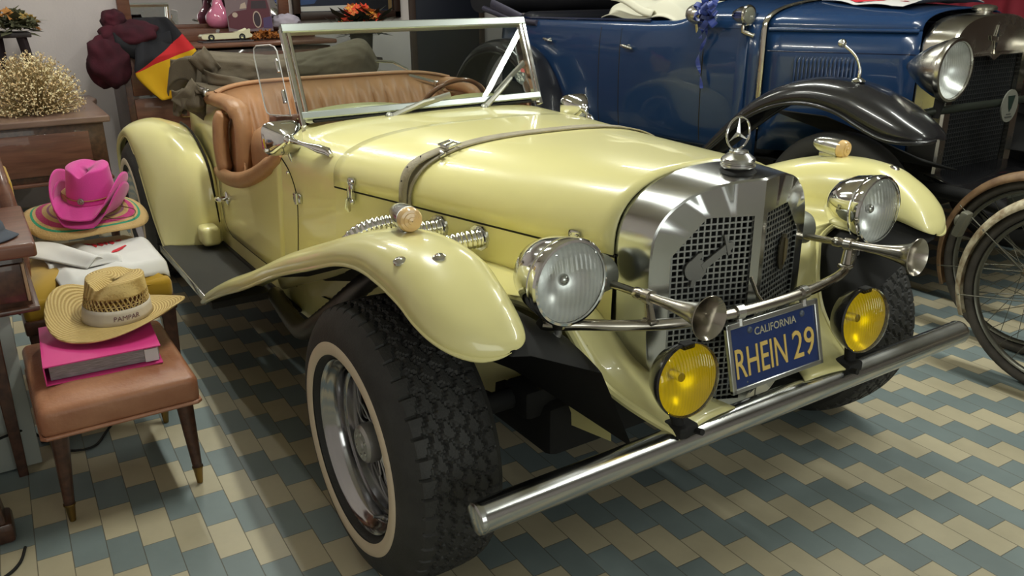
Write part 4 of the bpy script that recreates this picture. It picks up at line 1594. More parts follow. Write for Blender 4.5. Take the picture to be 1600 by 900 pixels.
# yellow-seated chair behind the stool
ch = thing('chair', 'dark wood chair with a yellow seat, piled with hats and a white cloth', 'chair', (-1.57, -1.22, 0))
YS = mat('mustard_velvet', '#b08a10', .8, var=.15, vscale=6, sheen=.3)
cx0, cx1, cy0, cy1 = -1.90, -1.265, -1.47, -1.005
P = []
for i in range(21):
    u = i/20
    row = []
    for j in range(17):
        v = j/16
        eu, ev = abs(2*u-1), abs(2*v-1)
        sq = 1-.06*(ev**6)
        row.append(V((lerp(cx0, cx1, .5+(u-.5)*sq), lerp(cy0, cy1, .5+(v-.5)*(1-.06*eu**6)), .425+.06*(1-max(eu, ev)**5))))
    P.append(row)
build('seat', G().grid(P).box(((cx0+cx1)/2, (cy0+cy1)/2, .40), (cx1-cx0-.005, cy1-cy0-.005, .075), r=.02, seg=3), YS, ch, 60)
build('seat_frame', G().box(((cx0+cx1)/2, (cy0+cy1)/2, .348), (cx1-cx0+.004, cy1-cy0+.004, .05), r=.008), WOOD, ch)
for (x, y) in ((cx0+.03, cy0+.03), (cx1-.03, cy0+.03), (cx0+.03, cy1-.03), (cx1-.03, cy1-.03)):
    build('leg', G().loft([[V((x+dx*s_, y+dy*s_, z)) for dx, dy in ((-1, -1), (1, -1), (1, 1), (-1, 1))] for z, s_ in ((0, .016), (.2, .021), (.345, .026))]), WOOD, ch, 0, bev=.004)
bp_ = catmull([(-1.86, -1.455, .34), (-1.87, -1.468, .55), (-1.83, -1.485, .72), (-1.76, -1.50, .84), (-1.66, -1.505, .88), (-1.55, -1.50, .84), (-1.48, -1.485, .72), (-1.455, -1.468, .55), (-1.46, -1.455, .34)], 6)
bp_ = [V((p.x, p.y+.045*max(0, min(1, (p.z-.34)/.3)), p.z)) for p in bp_]
build('backrest_frame', G().tube(bp_, .026, 12, flat=(1.0, .7)), WOOD2, ch, 60)
build('backrest_pad', G().box((-1.66, -1.43, .66), (.32, .03, .26), r=.012, seg=3), YS, ch)

# white cloth with red print, folded on the yellow seat
tw = thing('white_cloth', 'white cotton cloth with red print, crumpled over the yellow chair seat', 'cloth', (-1.45, -1.2, .488))
CL = mat('white_cotton', '#d8d6d4', .85, var=.05, vscale=6)
REDP = mat('red_print', '#cc2f3c', .8)


def tw_fn(u, v):
    # u along x (back to front), v along y (left to right)
    x = lerp(-1.66, -1.215-.10*v, u)
    y = lerp(-1.375, -1.005, v)+.03*u*(1-v)
    z = .492+.004*nz((x*14, y*14, 2))
    z += .012*math.exp(-((v-.35-.25*u)/.07)**2)*(1-.5*u)
    if u > .9:
        z -= ((u-.9)/.1)**1.5*.045
    if v > .93:
        z -= ((v-.93)/.07)**1.5*.02
    if v < .12 and u > .45:
        z -= .02*(1-v/.12)
    return V((x, y, z))


build('sheet', cloth(tw_fn, 48, 48), CL, tw, 180, solid=.003)


def fold_fn(u, v):
    # turned-over left corner, rolled towards the middle
    a, b = V((-1.675, -1.385, .500)), V((-1.36, -1.215, .500))
    p = lerp(a, b, u)
    w = .085*(1-.45*u)*(v-.5)*2
    q = V((-.42, .86, 0)).normalized()
    return p+q*w+V((0, 0, .030*math.cos((v-.5)*PI)*(1-.25*u)+.004*math.sin(9*v+4*u)))


build('turned_fold', cloth(fold_fn, 24, 16), CL, tw, 180, solid=.004)
P = []
for i in range(13):
    u = i/12
    P.append([V((lerp(-1.40, -1.345, u)-.01*math.sin(PI*v), lerp(-1.25, -1.145, v), .497+.030*math.sin(PI*min(1, u*1.1))*(.5+.5*math.sin(PI*v))+.003)) for v in (j/10 for j in range(11))])
build('bulging_fold', G().grid(P), CL, tw, 180, solid=.004)


def on_cloth(poly, lift=.0035):
    return G().prism(poly, lambda u, v, w: tw_fn(u, v)+V((0, 0, lift+w)), 0, .0012)


g = G()
for (v0, w_, l_) in ((.405, .045, .12), (.46, .04, .20), (.515, .05, .17), (.575, .03, .15), (.62, .045, .16), (.69, .05, .06)):
    g.join(on_cloth([(0.005, v0), (0.005, v0+w_), (l_*.7, v0+w_), (l_, v0+w_*.5), (l_*.75, v0)]))
g.join(on_cloth([(.44, .57), (.36, .60), (.25, .74), (.28, .745), (.36, .66), (.34, .71), (.42, .63)]))
g.join(on_cloth([(.62, .28), (.74, .37), (.70, .39), (.60, .31)]))
build('red_print', g, REDP, tw, 0)

# wide sun hat of plaited stripes below the pink hats
sh_ = thing('sun_hat', 'wide-brimmed straw sun hat with pink and green stripe rings, under the pink hats', 'hat', (-1.72, -1.19, .50))
SR = [mat('sun_straw', '#b89a68', .8, bump=.4, bscale=120), mat('sun_green', '#2f8a6a', .8, bump=.4, bscale=120), mat('sun_pink', '#b0356f', .8, bump=.4, bscale=120), mat('sun_lilac', '#8d5a72', .8, bump=.4, bscale=120)]
sM = Matrix.Translation((-1.80, -1.185, .600)) @ Matrix.Rotation(R(8), 4, 'Y') @ Matrix.Rotation(R(-2), 4, 'X') @ Matrix.Scale(1.05, 4)
bands = [(.09, .105, 2), (.105, .117, 0), (.117, .125, 3), (.125, .140, 0), (.140, .160, 2), (.160, .170, 0), (.170, .178, 1), (.178, .205, 0)]
g = G()
for r0, r1, mi_ in bands:
    g.mi(mi_)
    rr = [lerp(r0, r1, k/2) for k in range(3)]
    g.grid([[sM @ V((r*math.cos(2*PI*k/72), r*math.sin(2*PI*k/72), -.9*(r-.09)**2*3+.012*(r/.2)**3*math.sin(2*PI*k/72*3+1))) for k in range(72)] for r in rr], False, True)
build('brim', g, SR, sh_, 180, solid=.004, merge=.0002)
build('crown', G().grid([[sM @ V((.09*(1-.25*t)*math.cos(2*PI*k/40)*(1 if t < .9 else .3), .09*(1-.25*t)*math.sin(2*PI*k/40)*(1 if t < .9 else .3), .085*t)) for k in range(40)] for t in (0, .2, .4, .6, .8, .95)], False, True), SR[0], sh_, 60)
build('chin_cord', G().tube(catmull([sM @ V((.09, .03, .01)), sM @ V((.14, .06, .004)), sM @ V((.13, .13, .0)), sM @ V((.07, .15, .002)), sM @ V((.04, .10, .012))], 6)+[], .002, 6), mat('brown_cord', '#6b4a3a', .8), sh_)

# two pink felt cowboy hats, one inside the other
PF = mat('pink_felt', '#cc3a92', .85, var=.10, vscale=9, sheen=.25, bump=.1, bscale=200)
PF2 = mat('pink_felt_deep', '#b82f80', .85, var=.10, vscale=9, sheen=.25)


def cowboy(name, label, c, rot, mt, sc=1.0, crown=True):
    o = thing(name, label, 'hat', c)
    M = Matrix.Translation(c) @ rot @ Matrix.Scale(sc, 4)
    P = []
    for i in range(15):
        t = i/14
        row = []
        for k in range(72):
            a = 2*PI*k/72
            ca, sa = math.cos(a), math.sin(a)
            up = max(0, abs(sa)-.35)/.65
            x = (.088+.066*t)*ca
            y = (.072+.062*t*(1-.50*up*t))*sa
            z = -.022*t*abs(ca)**1.5+.088*up**1.2*t**1.7
            row.append(M @ V((x, y, z)))
        P.append(row)
    build('brim', G().grid(P, False, True), mt, o, 180, solid=.004)
    if crown:
        rows = [[M @ crown_pt(2*PI*k/64, t, .089, .073, .112, .032, .36) for k in range(64)] for t in [i/26 for i in range(27)]]
        build('crown', G().grid(rows, False, True), mt, o, 180, solid=.003)
        cd_ = build('hat_cord', G().tube([M @ crown_pt(2*PI*k/48, .13, .092, .076, .112, 0, .25) for k in range(48)], .0026, 6, closed=True), mat('tan_cord', '#96603f', .7), o)
        p = M @ crown_pt(0, .13, .095, .076, .112, 0, .25)
        d = (M.to_3x3() @ V((1, 0, .1))).normalized()
        build('concho', G().lathe([(.012, -.002), (.012, .002), (.009, .004), (.006, .003), (.001, .005)], p, d, 16), mat('silver_concho', '#8f8a80', .4, .8), o)
    return o


rz = Matrix.Rotation(R(-28), 4, 'Z')
cowboy('cowboy_hat', 'lower pink felt cowboy hat, mostly covered by the one on top', (-1.755, -1.160, .612), Matrix.Rotation(R(7), 4, 'Y') @ rz, PF2, 1.1, False)
cowboy('cowboy_hat', 'upper pink felt cowboy hat with silver concho and creased crown', (-1.77, -1.160, .645), Matrix.Rotation(R(9), 4, 'Y') @ rz, PF, 1.14)

# desk cut by the left edge, with a grey cap on it
dk = thing('desk', 'brown wooden desk at the left edge with a drawer below its top', 'desk', (-1.2, -1.7, 0))
build('desk_top', G().box((-1.17, -1.715, .700), (.52, .62, .040), r=.008, seg=3), WOOD2, dk)
db = build('body', G().box((-1.18, -1.72, .605), (.46, .56, .15), r=.004), WOOD, dk)
dr = build('drawer', G().box((-.945, -1.70, .605), (.02, .50, .11), r=.004), WOOD, dk)
build('drawer_edge', G().box((-.94, -1.447, .605), (.022, .008, .11), r=.002), mat('pale_wood_edge', '#a5876a', .5), dr)
build('knob', G().lathe([(.006, 0), (.006, .012), (.013, .018), (.011, .026), (.001, .028)], (-.934, -1.70, .605), (1, 0, 0), 14), BRASS, dr)
build('moulding', G().box((-1.17, -1.715, .525), (.49, .58, .016), r=.005), WOOD, dk)
for (x, y) in ((-.97, -1.56), (-1.38, -1.56), (-.97, -1.96), (-1.38, -1.96)):
    build('leg', G().loft([[V((x+dx*s_, y+dy*s_, z)) for dx, dy in ((-1, -1), (1, -1), (1, 1), (-1, 1))] for z, s_ in ((0, .013), (.52, .022))]), WOOD, dk, 0, bev=.003)
cp = thing('cap', 'grey cloth cap lying on the desk at the left edge', 'hat', (-1.06, -1.52, .72))
GC = mat('grey_cloth', '#4a4f5a', .9)
build('cap_dome', G().ball((-1.12, -1.56, .722), (.10, .095, .07), 28, 12, f=lambda p: 1 if p.z > 0 else .98), GC, cp, 180)
build('cap_peak', G().grid([[V((-1.10+(.10+.075*u)*math.cos(a), -1.545+(.09+.035*u)*math.sin(a), .735-.010*u)) for a in [R(-50+110*k/16) for k in range(17)]] for u in (0, .33, .66, 1)]), GC, cp, 180, solid=.004)
# pale board and dark stand under/beside the desk
tag(build('board', G().box((-1.02, -1.755, .26), (.03, .50, .51), r=.004), mat('grey_white_paint', '#a4a8a2', .5)), 'pale painted board standing upright under the desk', 'board')
sd = thing('wooden_stand', 'low dark wooden stand at the left edge of the floor', 'stand', (-.66, -1.8, 0))
build('post', G().loft([[V((-.655+dx*a, -1.80+dy*.185-b, z)) for dx, dy in ((-1, -1), (1, -1), (1, 1), (-1, 1))] for z, a, b in ((.06, .045, 0), (.2, .03, .012), (.30, .036, .004), (.36, .03, .02))]), WOOD, sd, 0, bev=.006)
build('foot', G().box((-.655, -1.80, .03), (.10, .40, .06), r=.012), WOOD, sd)
# cables and an extension block on the floor
def cable(label, pts, r=.004):
    tag(build('cable', G().tube(catmull([V(p) for p in pts], 8), r, 8), MATTE, None, 60), label, 'cable')


cable('black cable looping across the tiles behind the stool', [(-1.28, -1.40, .005), (-1.20, -1.46, .006), (-1.05, -1.44, .006), (-1.02, -1.36, .006), (-1.12, -1.30, .006), (-1.25, -1.22, .006), (-1.33, -1.13, .006)])
cable('black cable rising from the floor block towards the desk', [(-1.16, -1.485, .012), (-1.10, -1.50, .05), (-1.02, -1.53, .12), (-.96, -1.60, .14)])
cable('thin black cable curving over the floor at the lower left edge', [(-.56, -1.585, .005), (-.50, -1.60, .005), (-.46, -1.63, .005), (-.44, -1.68, .005), (-.45, -1.80, .005)])
tag(build('extension_block', G().box((-1.17, -1.455, .014), (.06, .09, .028), r=.006), MATTE), 'black extension socket block on the floor behind the stool', 'socket')

# ------------------------------------------------------------------ along the back wall
tb = thing('side_table', 'brown wooden side table with a shaped top carrying the dried flowers', 'table', (-3.85, -1.45, 0))
top = build('table_top', G().prism([(-3.37, -.845), (-3.37, -2.0), (-4.45, -2.0), (-4.45, -.80), (-4.25, -.79), (-4.10, -.83)], lambda u, v, w: V((u, v, w)), .705, .742), mat('dusty_table_wood', '#7f6458', .4, coat=.3, var=.2, vscale=4), tb, 0, bev=.008)
build('apron', G().box((-3.90, -1.43, .555), (1.0, 1.10, .30), r=.004), WOOD, tb)
build('front_panel', G().box((-3.395, -1.45, .555), (.012, .98, .22), r=.004), WOOD2, tb)
build('apron_moulding', G().box((-3.90, -1.43, .40), (1.03, 1.12, .02), r=.006), WOOD2, tb)
for (x, y) in ((-3.43, -.91), (-4.36, -.91), (-3.43, -1.94), (-4.36, -1.94)):
    build('leg', G().tube([(x, y, .40), (x, y, .2), (x, y, 0)], [.035, .028, .02], 12), WOOD, tb, 60)
# dried flowers
rnd = random.Random(11)
dfl = thing('dried_flowers', 'round bunch of cream dried flowers lying on the side table', 'flowers', (-3.75, -1.16, .742))
DFA = mat('dried_cream', '#d9bd90', .9)
DFB = mat('dried_straw', '#eadcb4', .9)
DFC = mat('dried_stem', '#a08c62', .9)
fc = V((-3.72, -1.165, .80))
gA, gB, gS = G(), G(), G()
for k in range(3600):
    th = rnd.uniform(0, 2*PI)
    ph = math.acos(rnd.uniform(-.25, 1))
    r = rnd.uniform(.35, 1)**.4
    p = fc+V((math.sin(ph)*math.cos(th)*.25*r, math.sin(ph)*math.sin(th)*.245*r, math.cos(ph)*.27*r))
    if p.z < .755:
        p.z = .755+rnd.uniform(0, .02)
    p += V((rnd.gauss(0, .012), rnd.gauss(0, .012), rnd.gauss(0, .008)))
    s_ = rnd.uniform(.005, .010)
    q = [V((rnd.uniform(-1, 1), rnd.uniform(-1, 1), rnd.uniform(-1, 1)))*s_ for _ in range(4)]
    (gA if rnd.random() < .5 else gB).add([p+q[0], p+q[1], p+q[2], p+q[3]], [(0, 1, 2), (0, 2, 3), (0, 1, 3), (1, 2, 3)])
    if k % 5 == 0:
        gS.tube([fc+V((0, 0, -.05))+(p-fc)*.2, p], .0016, 4, caps=False)
build('blossoms', gA, DFA, dfl, 0)
build('pale_blossoms', gB, DFB, dfl, 0)
build('stems', gS, DFC, dfl)
# low dark stand with a flower arrangement, at the wall
ps = thing('plant_stand', 'dark wooden four-legged plant stand by the white wall, flowers on top', 'stand', (-4.38, -1.22, .742))
DW = mat('almost_black_wood', '#2a2024', .5)
build('stand_top', G().box((-4.38, -1.25, 1.135), (.26, .34, .03), r=.006), DW, ps)
for (x, y, dy) in ((-4.28, -1.13, .05), (-4.28, -1.36, -.05), (-4.47, -1.13, .05), (-4.47, -1.36, -.05), (-4.36, -1.25, 0)):
    build('leg', G().tube([(x, y, 1.125), (x+.01, y+dy, .742)], [.024, .019], 4), DW, ps, 0)
FO = mat('orange_petal', '#c8743c', .8)
FY = mat('ochre_petal', '#a98a4a', .8)
FR = mat('red_orange_petal', '#d2472c', .75)
FG = mat('dull_green_leaf', '#5c5c44', .8)
DG = mat('dark_leaf', '#33342c', .8)


def petals(g, c, r, n, rnd, flat=.5, axis=None):
    ax = axis or V((rnd.uniform(-.5, 1), rnd.uniform(-.8, .8), rnd.uniform(.2, 1))).normalized()
    e1 = ax.orthogonal().normalized()
    e2 = ax.cross(e1)
    for k in range(n):
        a = 2*PI*k/n+rnd.uniform(-.2, .2)
        d = e1*math.cos(a)+e2*math.sin(a)
        s_ = e2*math.cos(a)-e1*math.sin(a)
        l = r*rnd.uniform(.8, 1.15)
        g.add([c, c+d*l*.55+s_*l*.28+ax*l*.25*flat, c+d*l+ax*l*.15*flat, c+d*l*.55-s_*l*.28+ax*l*.25*flat], [(0, 1, 2), (0, 2, 3)])
    g.ball(c+ax*r*.1, r*.22, 8, 5)


def bouquet(name, label, c, size, mats, nfl, leaf, rnd, r=.035, parent_cat='flowers', nleaf=60, lsc=1.0):
    o = thing(name, label, parent_cat, c)
    gs = [G() for _ in mats]
    for k in range(nfl):
        th, ph = rnd.uniform(0, 2*PI), math.acos(rnd.uniform(-.1, 1))
        p = V(c)+V((math.sin(ph)*math.cos(th)*size[0], math.sin(ph)*math.sin(th)*size[1], size[2]*(.25+.75*math.cos(ph))))
        petals(gs[k % len(mats)], p, r*rnd.uniform(.7, 1.2), 9, rnd)
    for g, m in zip(gs, mats):
        build('blossoms', g, m, o, 0)
    g = G()
    for k in range(nleaf):
        th = rnd.uniform(0, 2*PI)
        p = V(c)+V((rnd.uniform(-.8, .8)*size[0], rnd.uniform(-.8, .8)*size[1], size[2]*rnd.uniform(0, .6)))
        d = V((math.cos(th), math.sin(th), rnd.uniform(-.3, .7)))*r*2*lsc
        s_ = V((-d.y, d.x, 0))*.25
        g.add([p, p+d*.5+s_, p+d, p+d*.5-s_], [(0, 1, 2, 3)])
    build('leaves', g, leaf, o, 0)
    return o


bouquet('flower_arrangement', 'faded yellow and orange flower arrangement on the dark plant stand', (-4.36, -1.25, 1.150), (.13, .20, .12), [FY, mat('dull_orange_petal', '#b07a40', .8), mat('straw_petal', '#b8a468', .8), FG], 34, FG, random.Random(3), .05, nleaf=120, lsc=1.3)
bouquet('flower', 'small deep red flower bunch at the left edge beside the dried flowers', (-4.05, -1.50, .79), (.10, .12, .10), [mat('deep_red_petal', '#8f1420', .8), mat('wine_petal', '#7a1638', .8)], 16, DG, random.Random(5), .05, nleaf=20)

# chest of drawers with everything on it
cb_ = thing('chest_of_drawers', 'tall dark brown wooden chest behind the roadster, laden with ornaments', 'cabinet', (-4.45, .1, 0))
CY0, CY1 = -.635, .80
build('carcass', G().box((-4.475, (CY0+CY1)/2, .50), (.50, CY1-CY0-.04, 1.0), r=.004), WOOD, cb_)
build('chest_top', G().box((-4.46, (CY0+CY1)/2, 1.03), (.57, CY1-CY0+.03, .03), r=.010, seg=3), WOOD2, cb_)
build('back_ledge', G().box((-4.655, (CY0+CY1)/2, 1.085), (.17, CY1-CY0, .08), r=.004), WOOD2, cb_)
for (z, h) in ((.86, .24), (.60, .24), (.34, .24), (.09, .20)):
    d_ = build('drawer', G().box((-4.222, (CY0+CY1)/2, z), (.02, CY1-CY0-.12, h), r=.004), WOOD2, cb_)
    for y in (-.25, .42):
        build('handle', G().tube(catmull([(-4.212, y-.05, z), (-4.19, y-.045, z-.012), (-4.19, y+.045, z-.012), (-4.212, y+.05, z)], 4), .005, 8), BRASS, d_)
MIR = mat('mirror_glass', (.75, .74, .76), .015, 1.0)
mr_ = thing('wall_mirror', 'wood-framed wall mirror above the chest, reflecting the room', 'mirror', (-4.44, -.2, 1.12))
XW = RX0
build('mirror_glass', G().box((XW+.012, .08, 1.50), (.006, 1.06, .72)), MIR, mr_)
for y, z, w_, h_ in ((-.47, 1.5, .08, .82), (.63, 1.5, .08, .82), (.08, 1.87, 1.18, .07), (.08, 1.135, 1.18, .035)):
    build('frame_rail', G().box((XW+.02, y, z), (.036, w_, h_), r=.008), WOOD2, mr_)
# mirror reflection of a maroon vintage car, painted on an added panel
pw_ = thing('painted_reflection', 'panel painted as the mirror reflection of a maroon vintage car, on the chest ledge', 'picture', (-4.42, .25, 1.125))
pp0 = at(372, 48, x=-4.39)
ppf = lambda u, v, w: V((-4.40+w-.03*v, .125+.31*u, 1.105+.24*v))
PM_ = [mat('reflection_backdrop', '#6d5a60', .5), mat('reflection_maroon', '#4d1526', .45), mat('reflection_dark', '#2a1a24', .5), mat('reflection_cream', '#a79488', .5), mat('reflection_purple', '#43305a', .5)]
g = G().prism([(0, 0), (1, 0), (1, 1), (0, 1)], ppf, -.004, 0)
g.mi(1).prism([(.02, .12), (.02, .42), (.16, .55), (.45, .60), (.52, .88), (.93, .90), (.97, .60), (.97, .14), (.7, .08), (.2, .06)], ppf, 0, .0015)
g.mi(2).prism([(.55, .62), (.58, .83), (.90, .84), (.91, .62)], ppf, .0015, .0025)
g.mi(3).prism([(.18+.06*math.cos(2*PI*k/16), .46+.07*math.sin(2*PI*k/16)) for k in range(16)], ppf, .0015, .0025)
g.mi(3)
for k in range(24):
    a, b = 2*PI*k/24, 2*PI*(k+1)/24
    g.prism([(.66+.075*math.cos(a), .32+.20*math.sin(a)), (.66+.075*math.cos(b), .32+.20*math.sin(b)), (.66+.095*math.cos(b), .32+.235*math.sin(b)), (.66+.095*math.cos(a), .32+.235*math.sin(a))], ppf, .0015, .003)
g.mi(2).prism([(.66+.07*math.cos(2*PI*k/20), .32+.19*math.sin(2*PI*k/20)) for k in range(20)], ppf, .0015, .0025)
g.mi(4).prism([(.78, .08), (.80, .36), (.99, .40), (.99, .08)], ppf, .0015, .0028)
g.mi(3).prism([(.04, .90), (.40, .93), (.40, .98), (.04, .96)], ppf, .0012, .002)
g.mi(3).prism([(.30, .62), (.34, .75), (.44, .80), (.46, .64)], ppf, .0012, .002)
build('reflection_panel', g, PM_, pw_, 0)

# pink glass vase
vb = at(345, 43, x=-4.60)
VP = mat('pink_glass', '#d67fa0', .12, coat=.6)
tag(build('vase', G().lathe([(.001, 0), (.055, 0), (.078, .018), (.092, .05), (.088, .085), (.066, .115), (.042, .145), (.030, .19), (.028, .25), (.033, .30), (.045, .34), (.040, .34), (.026, .29), (.022, .2), (.03, .14)], (-4.615, vb.y, 1.126), (0, 0, 1), 40), VP, None, 60), 'glossy pink glass vase with round body and slim neck', 'vase')
# white model of a finned convertible on a grey board
mb = at(350, 55, x=-4.36)
mc = thing('model_board', 'grey rectangular display board under the white model car', 'board', (-4.33, mb.y, 1.045))
build('board_slab', G().box((-4.33, mb.y, 1.050), (.15, .34, .010), r=.003), mat('grey_board', '#4b4448', .5), mc)
mo = thing('model_car', 'cream white finned convertible model car on a grey board', 'model car', (-4.33, mb.y, 1.055))
CW = mat('cream_white_enamel', '#d6d0b4', .25, coat=.5)
prof = [(-.165, .018), (-.170, .034), (-.155, .046), (-.06, .052), (.03, .054), (.10, .060), (.150, .078), (.160, .074), (.155, .050), (.172, .036), (.165, .022), (.13, .016), (-.13, .014)]
L1 = [V((-4.33+.050, mb.y+u, 1.052+v)) for u, v in prof]
L2 = [V((-4.33-.050, mb.y+u, 1.052+v)) for u, v in prof]
mid1 = [V((-4.33+.042, mb.y+u, 1.052+min(v, .056))) for u, v in prof]
mid2 = [V((-4.33-.042, mb.y+u, 1.052+min(v, .056))) for u, v in prof]
g = G().grid([L1, mid1, mid2, L2], False, True)
g.add(L1, [tuple(range(len(L1)))]).add(L2, [tuple(range(len(L2)))])
build('model_body', g, CW, mo, 30)
build('cockpit', G().box((-4.33, mb.y+.01, 1.107), (.075, .10, .006), r=.002), mat('dark_red_cockpit', '#4a2018', .5), mo)
build('model_windscreen', G().box((-4.33, mb.y-.045, 1.118), (.08, .004, .022), Matrix.Rotation(R(-25), 3, 'X')), ACRYL, mo)
for u in (-.105, .10):
    for dx in (-.045, .045):
        wv_ = build('wheel', G().lathe([(.001, -.008), (.020, -.008), (.022, -.004), (.022, .004), (.020, .008), (.001, .008)], (-4.33+dx, mb.y+u, 1.0775), (1, 0, 0), 20), MATTE, mo)
        build('hubcap', G().lathe([(.012, .0), (.010, .002), (.001, .003)], (-4.33+dx+(.008 if dx > 0 else -.008), mb.y+u, 1.0775), (1 if dx > 0 else -1, 0, 0), 16), CHROME, wv_)
# dried orange petals heaped beside it, and white tissue
rnd = random.Random(21)
g = G()
oc = at(412, 50, x=-4.40)
for k in range(160):
    p = V((-4.40+rnd.gauss(0, .05), oc.y+rnd.uniform(-.14, .14), 1.05))
    p.z += .055*max(0, 1-abs(p.y-oc.y)/.15)*rnd.random()**.5+.004
    petals(g, p, rnd.uniform(.016, .030), 5, rnd)
o = build('dried_petals', g, [mat('amber_petal', '#b5702c', .75, col2='#7a4418', vscale=30)], None, 0)
tag(o, 'heap of amber dried petals on the chest beside the model car', 'flowers')
o['kind'] = 'stuff'
wt = at(450, 38, x=-4.45)
tag(build('tissue', G().ball((-4.5, wt.y, 1.155), (.06, .105, .055), 30, 16, f=lambda p: 1+.35*nz((p.x*3, p.y*3, p.z*3), 1.3)), mat('lilac_white_paper', '#a79fae', .9), None, 180), 'crumpled whitish tissue paper at the right end of the chest', 'tissue paper')
# clothing and flag thrown over the left end of the chest
jk = thing('jacket', 'dark maroon jacket slung over the left end of the chest', 'jacket', (-4.3, -.7, 1.05))
MAR = mat('maroon_cloth', '#4a1424', .95, col2='#2c0c18', vscale=5, bump=.2, bscale=200)


def lump(c, r, sd_, amp=.25, fr=1.2):
    return G().ball(c, r, 36, 22, f=lambda p: 1+amp*nz((p.x+sd_, p.y*1.3, p.z*1.1), fr*1.6))


j0 = at(172, 100, x=-4.2)
g = lump((-4.24, j0.y, .955), (.12, .125, .16), 3.1)
build('hanging_body', g, MAR, jk, 180)
j1 = at(205, 55, x=-4.25)
build('bundled_sleeve', lump((-4.30, j1.y, 1.11), (.15, .18, .095), 7.7), MAR, jk, 180)
j2 = at(178, 30, x=-4.3)
build('hood_fold', lump((-4.33, j2.y, 1.20), (.10, .075, .07), 1.4), MAR, jk, 180)
fgm = [mat('flag_black', '#15151c', .85), mat('flag_red', '#b01c22', .85), mat('flag_gold', '#c79a10', .85)]
fl_ = thing('flag', 'black, red and gold striped flag draped over the front corner of the chest', 'flag', (-4.2, -.35, 1.05))


def flag_fn(u, v):
    # v down the cloth, u across
    w = lerp(.5, 1.0, min(1, v*2.2))
    y = -.375+.20*(u-.5)*2*w*(1-.55*max(0, v-.55)/.45)+.05*(v-.3)
    z = 1.215-.50*v-.07*math.sin(PI*v)*(1-u)
    x = -4.33+.22*min(1, v*2.6)**.8+.022*math.sin(7*u+3*v)+.012*math.sin(15*u)
    return V((x, y, z))


g = G()
fb = [lambda u: 0.0, lambda u: .50-.30*u, lambda u: .505-.13*u, lambda u: 1.0]
for k in range(3):
    g.mi(k)
    g.grid([[flag_fn(i/30, lerp(fb[k](i/30), fb[k+1](i/30), j/14)) for j in range(15)] for i in range(31)])
build('flag_cloth', g, fgm, fl_, 180, solid=.004, merge=.0004)
dk_ = cloth(lambda u, v: V((-4.20+.015*math.sin(6*u)+.03*math.sin(PI*v), lerp(-.64, -.30, u), 1.135-.16*v*(1-.5*abs(u-.55))-.03*math.sin(PI*u))), 20, 10)
build('dark_fold', dk_, fgm[0], fl_, 180, solid=.004)
build('red_fold', cloth(lambda u, v: V((-4.205+.01*math.sin(9*u), lerp(-.665, -.60, u), 1.075-.16*v)), 6, 8), fgm[1], fl_, 180, solid=.004)

# picture in a dark frame on the wall right of the mirror
pf_ = thing('framed_picture', 'dark-framed painting with a white shape on navy, on the back wall', 'picture', (XW, 1.02, 1.5))
y0, y1, z0, z1 = .70, 1.585, 1.155, 1.75
for (ya, yb, za, zb) in ((y0, y1, z0, z0+.06), (y0, y1, z1-.06, z1), (y0, y0+.06, z0, z1), (y1-.06, y1, z0, z1)):
    build('frame_rail', G().box((XW+.022, (ya+yb)/2, (za+zb)/2), (.04, yb-ya, zb-za), r=.01), mat('dark_brown_frame', '#2c1c16', .4), pf_)
pfn = lambda u, v, w: V((XW+.012+w, lerp(y0+.05, y1-.05, u), lerp(z0+.05, z1-.05, v)))
g = G().prism([(0, 0), (1, 0), (1, 1), (0, 1)], pfn, -.006, 0)
g.mi(1).prism([(0, .03), (.48, .03), (.5, .11), (.02, .10)], pfn, 0, .001)
g.mi(1).prism([(.30, .40), (.36, .30), (.46, .27), (.56, .32), (.60, .45), (.5, .55), (.36, .52)], pfn, 0, .001)
g.mi(2).prism([(.02, .12), (.16, .14), (.24, .30), (.12, .42), (.03, .36)], pfn, 0, .001)
g.mi(3).prism([(.58, .04), (.94, .04), (.94, .9), (.62, .9)], pfn, 0, .001)
g.mi(4).prism([(.94, .02), (.98, .02), (.98, .98), (.94, .98)], pfn, 0, .002)
build('painting', g, [mat('paint_navy', '#1d2233', .4), mat('paint_white', '#b9b6b2', .5), mat('paint_blue', '#31456e', .4), mat('paint_black', '#121218', .4), mat('paint_gold', '#6b5638', .4)], pf_, 0)
# orange bouquet in a dark pot on a pedestal right of the chest
bq = at(562, 40, x=-4.30)
bouquet('bouquet', 'bouquet of orange, red and yellow artificial flowers right of the chest', (-4.28, bq.y, 1.06), (.12, .155, .19), [FR, FO, mat('yellow_orange_petal', '#d89a3c', .75)], 60, DG, random.Random(8), .045, nleaf=260, lsc=1.5)
tag(build('flower_pot', G().lathe([(.001, 0), (.06, 0), (.075, .05), (.085, .17), (.092, .18), (.084, .185), (.07, .16)], (-4.28, bq.y, .90), (0, 0, 1), 30), mat('dark_pot', '#3a3634', .6), None, 60), 'dark flower pot on a tall pedestal by the back wall', 'pot')
pd_ = thing('pedestal', 'slim dark pedestal carrying the flower pot by the back wall', 'stand', (-4.28, bq.y, 0))
build('pedestal_plate', G().box((-4.28, bq.y, .885), (.22, .22, .03), r=.006), DW, pd_)
build('column', G().tube([(-4.28, bq.y, .03), (-4.28, bq.y, .875)], .045, 16), DW, pd_)
build('pedestal_foot', G().box((-4.28, bq.y, .02), (.26, .26, .04), r=.006), DW, pd_)
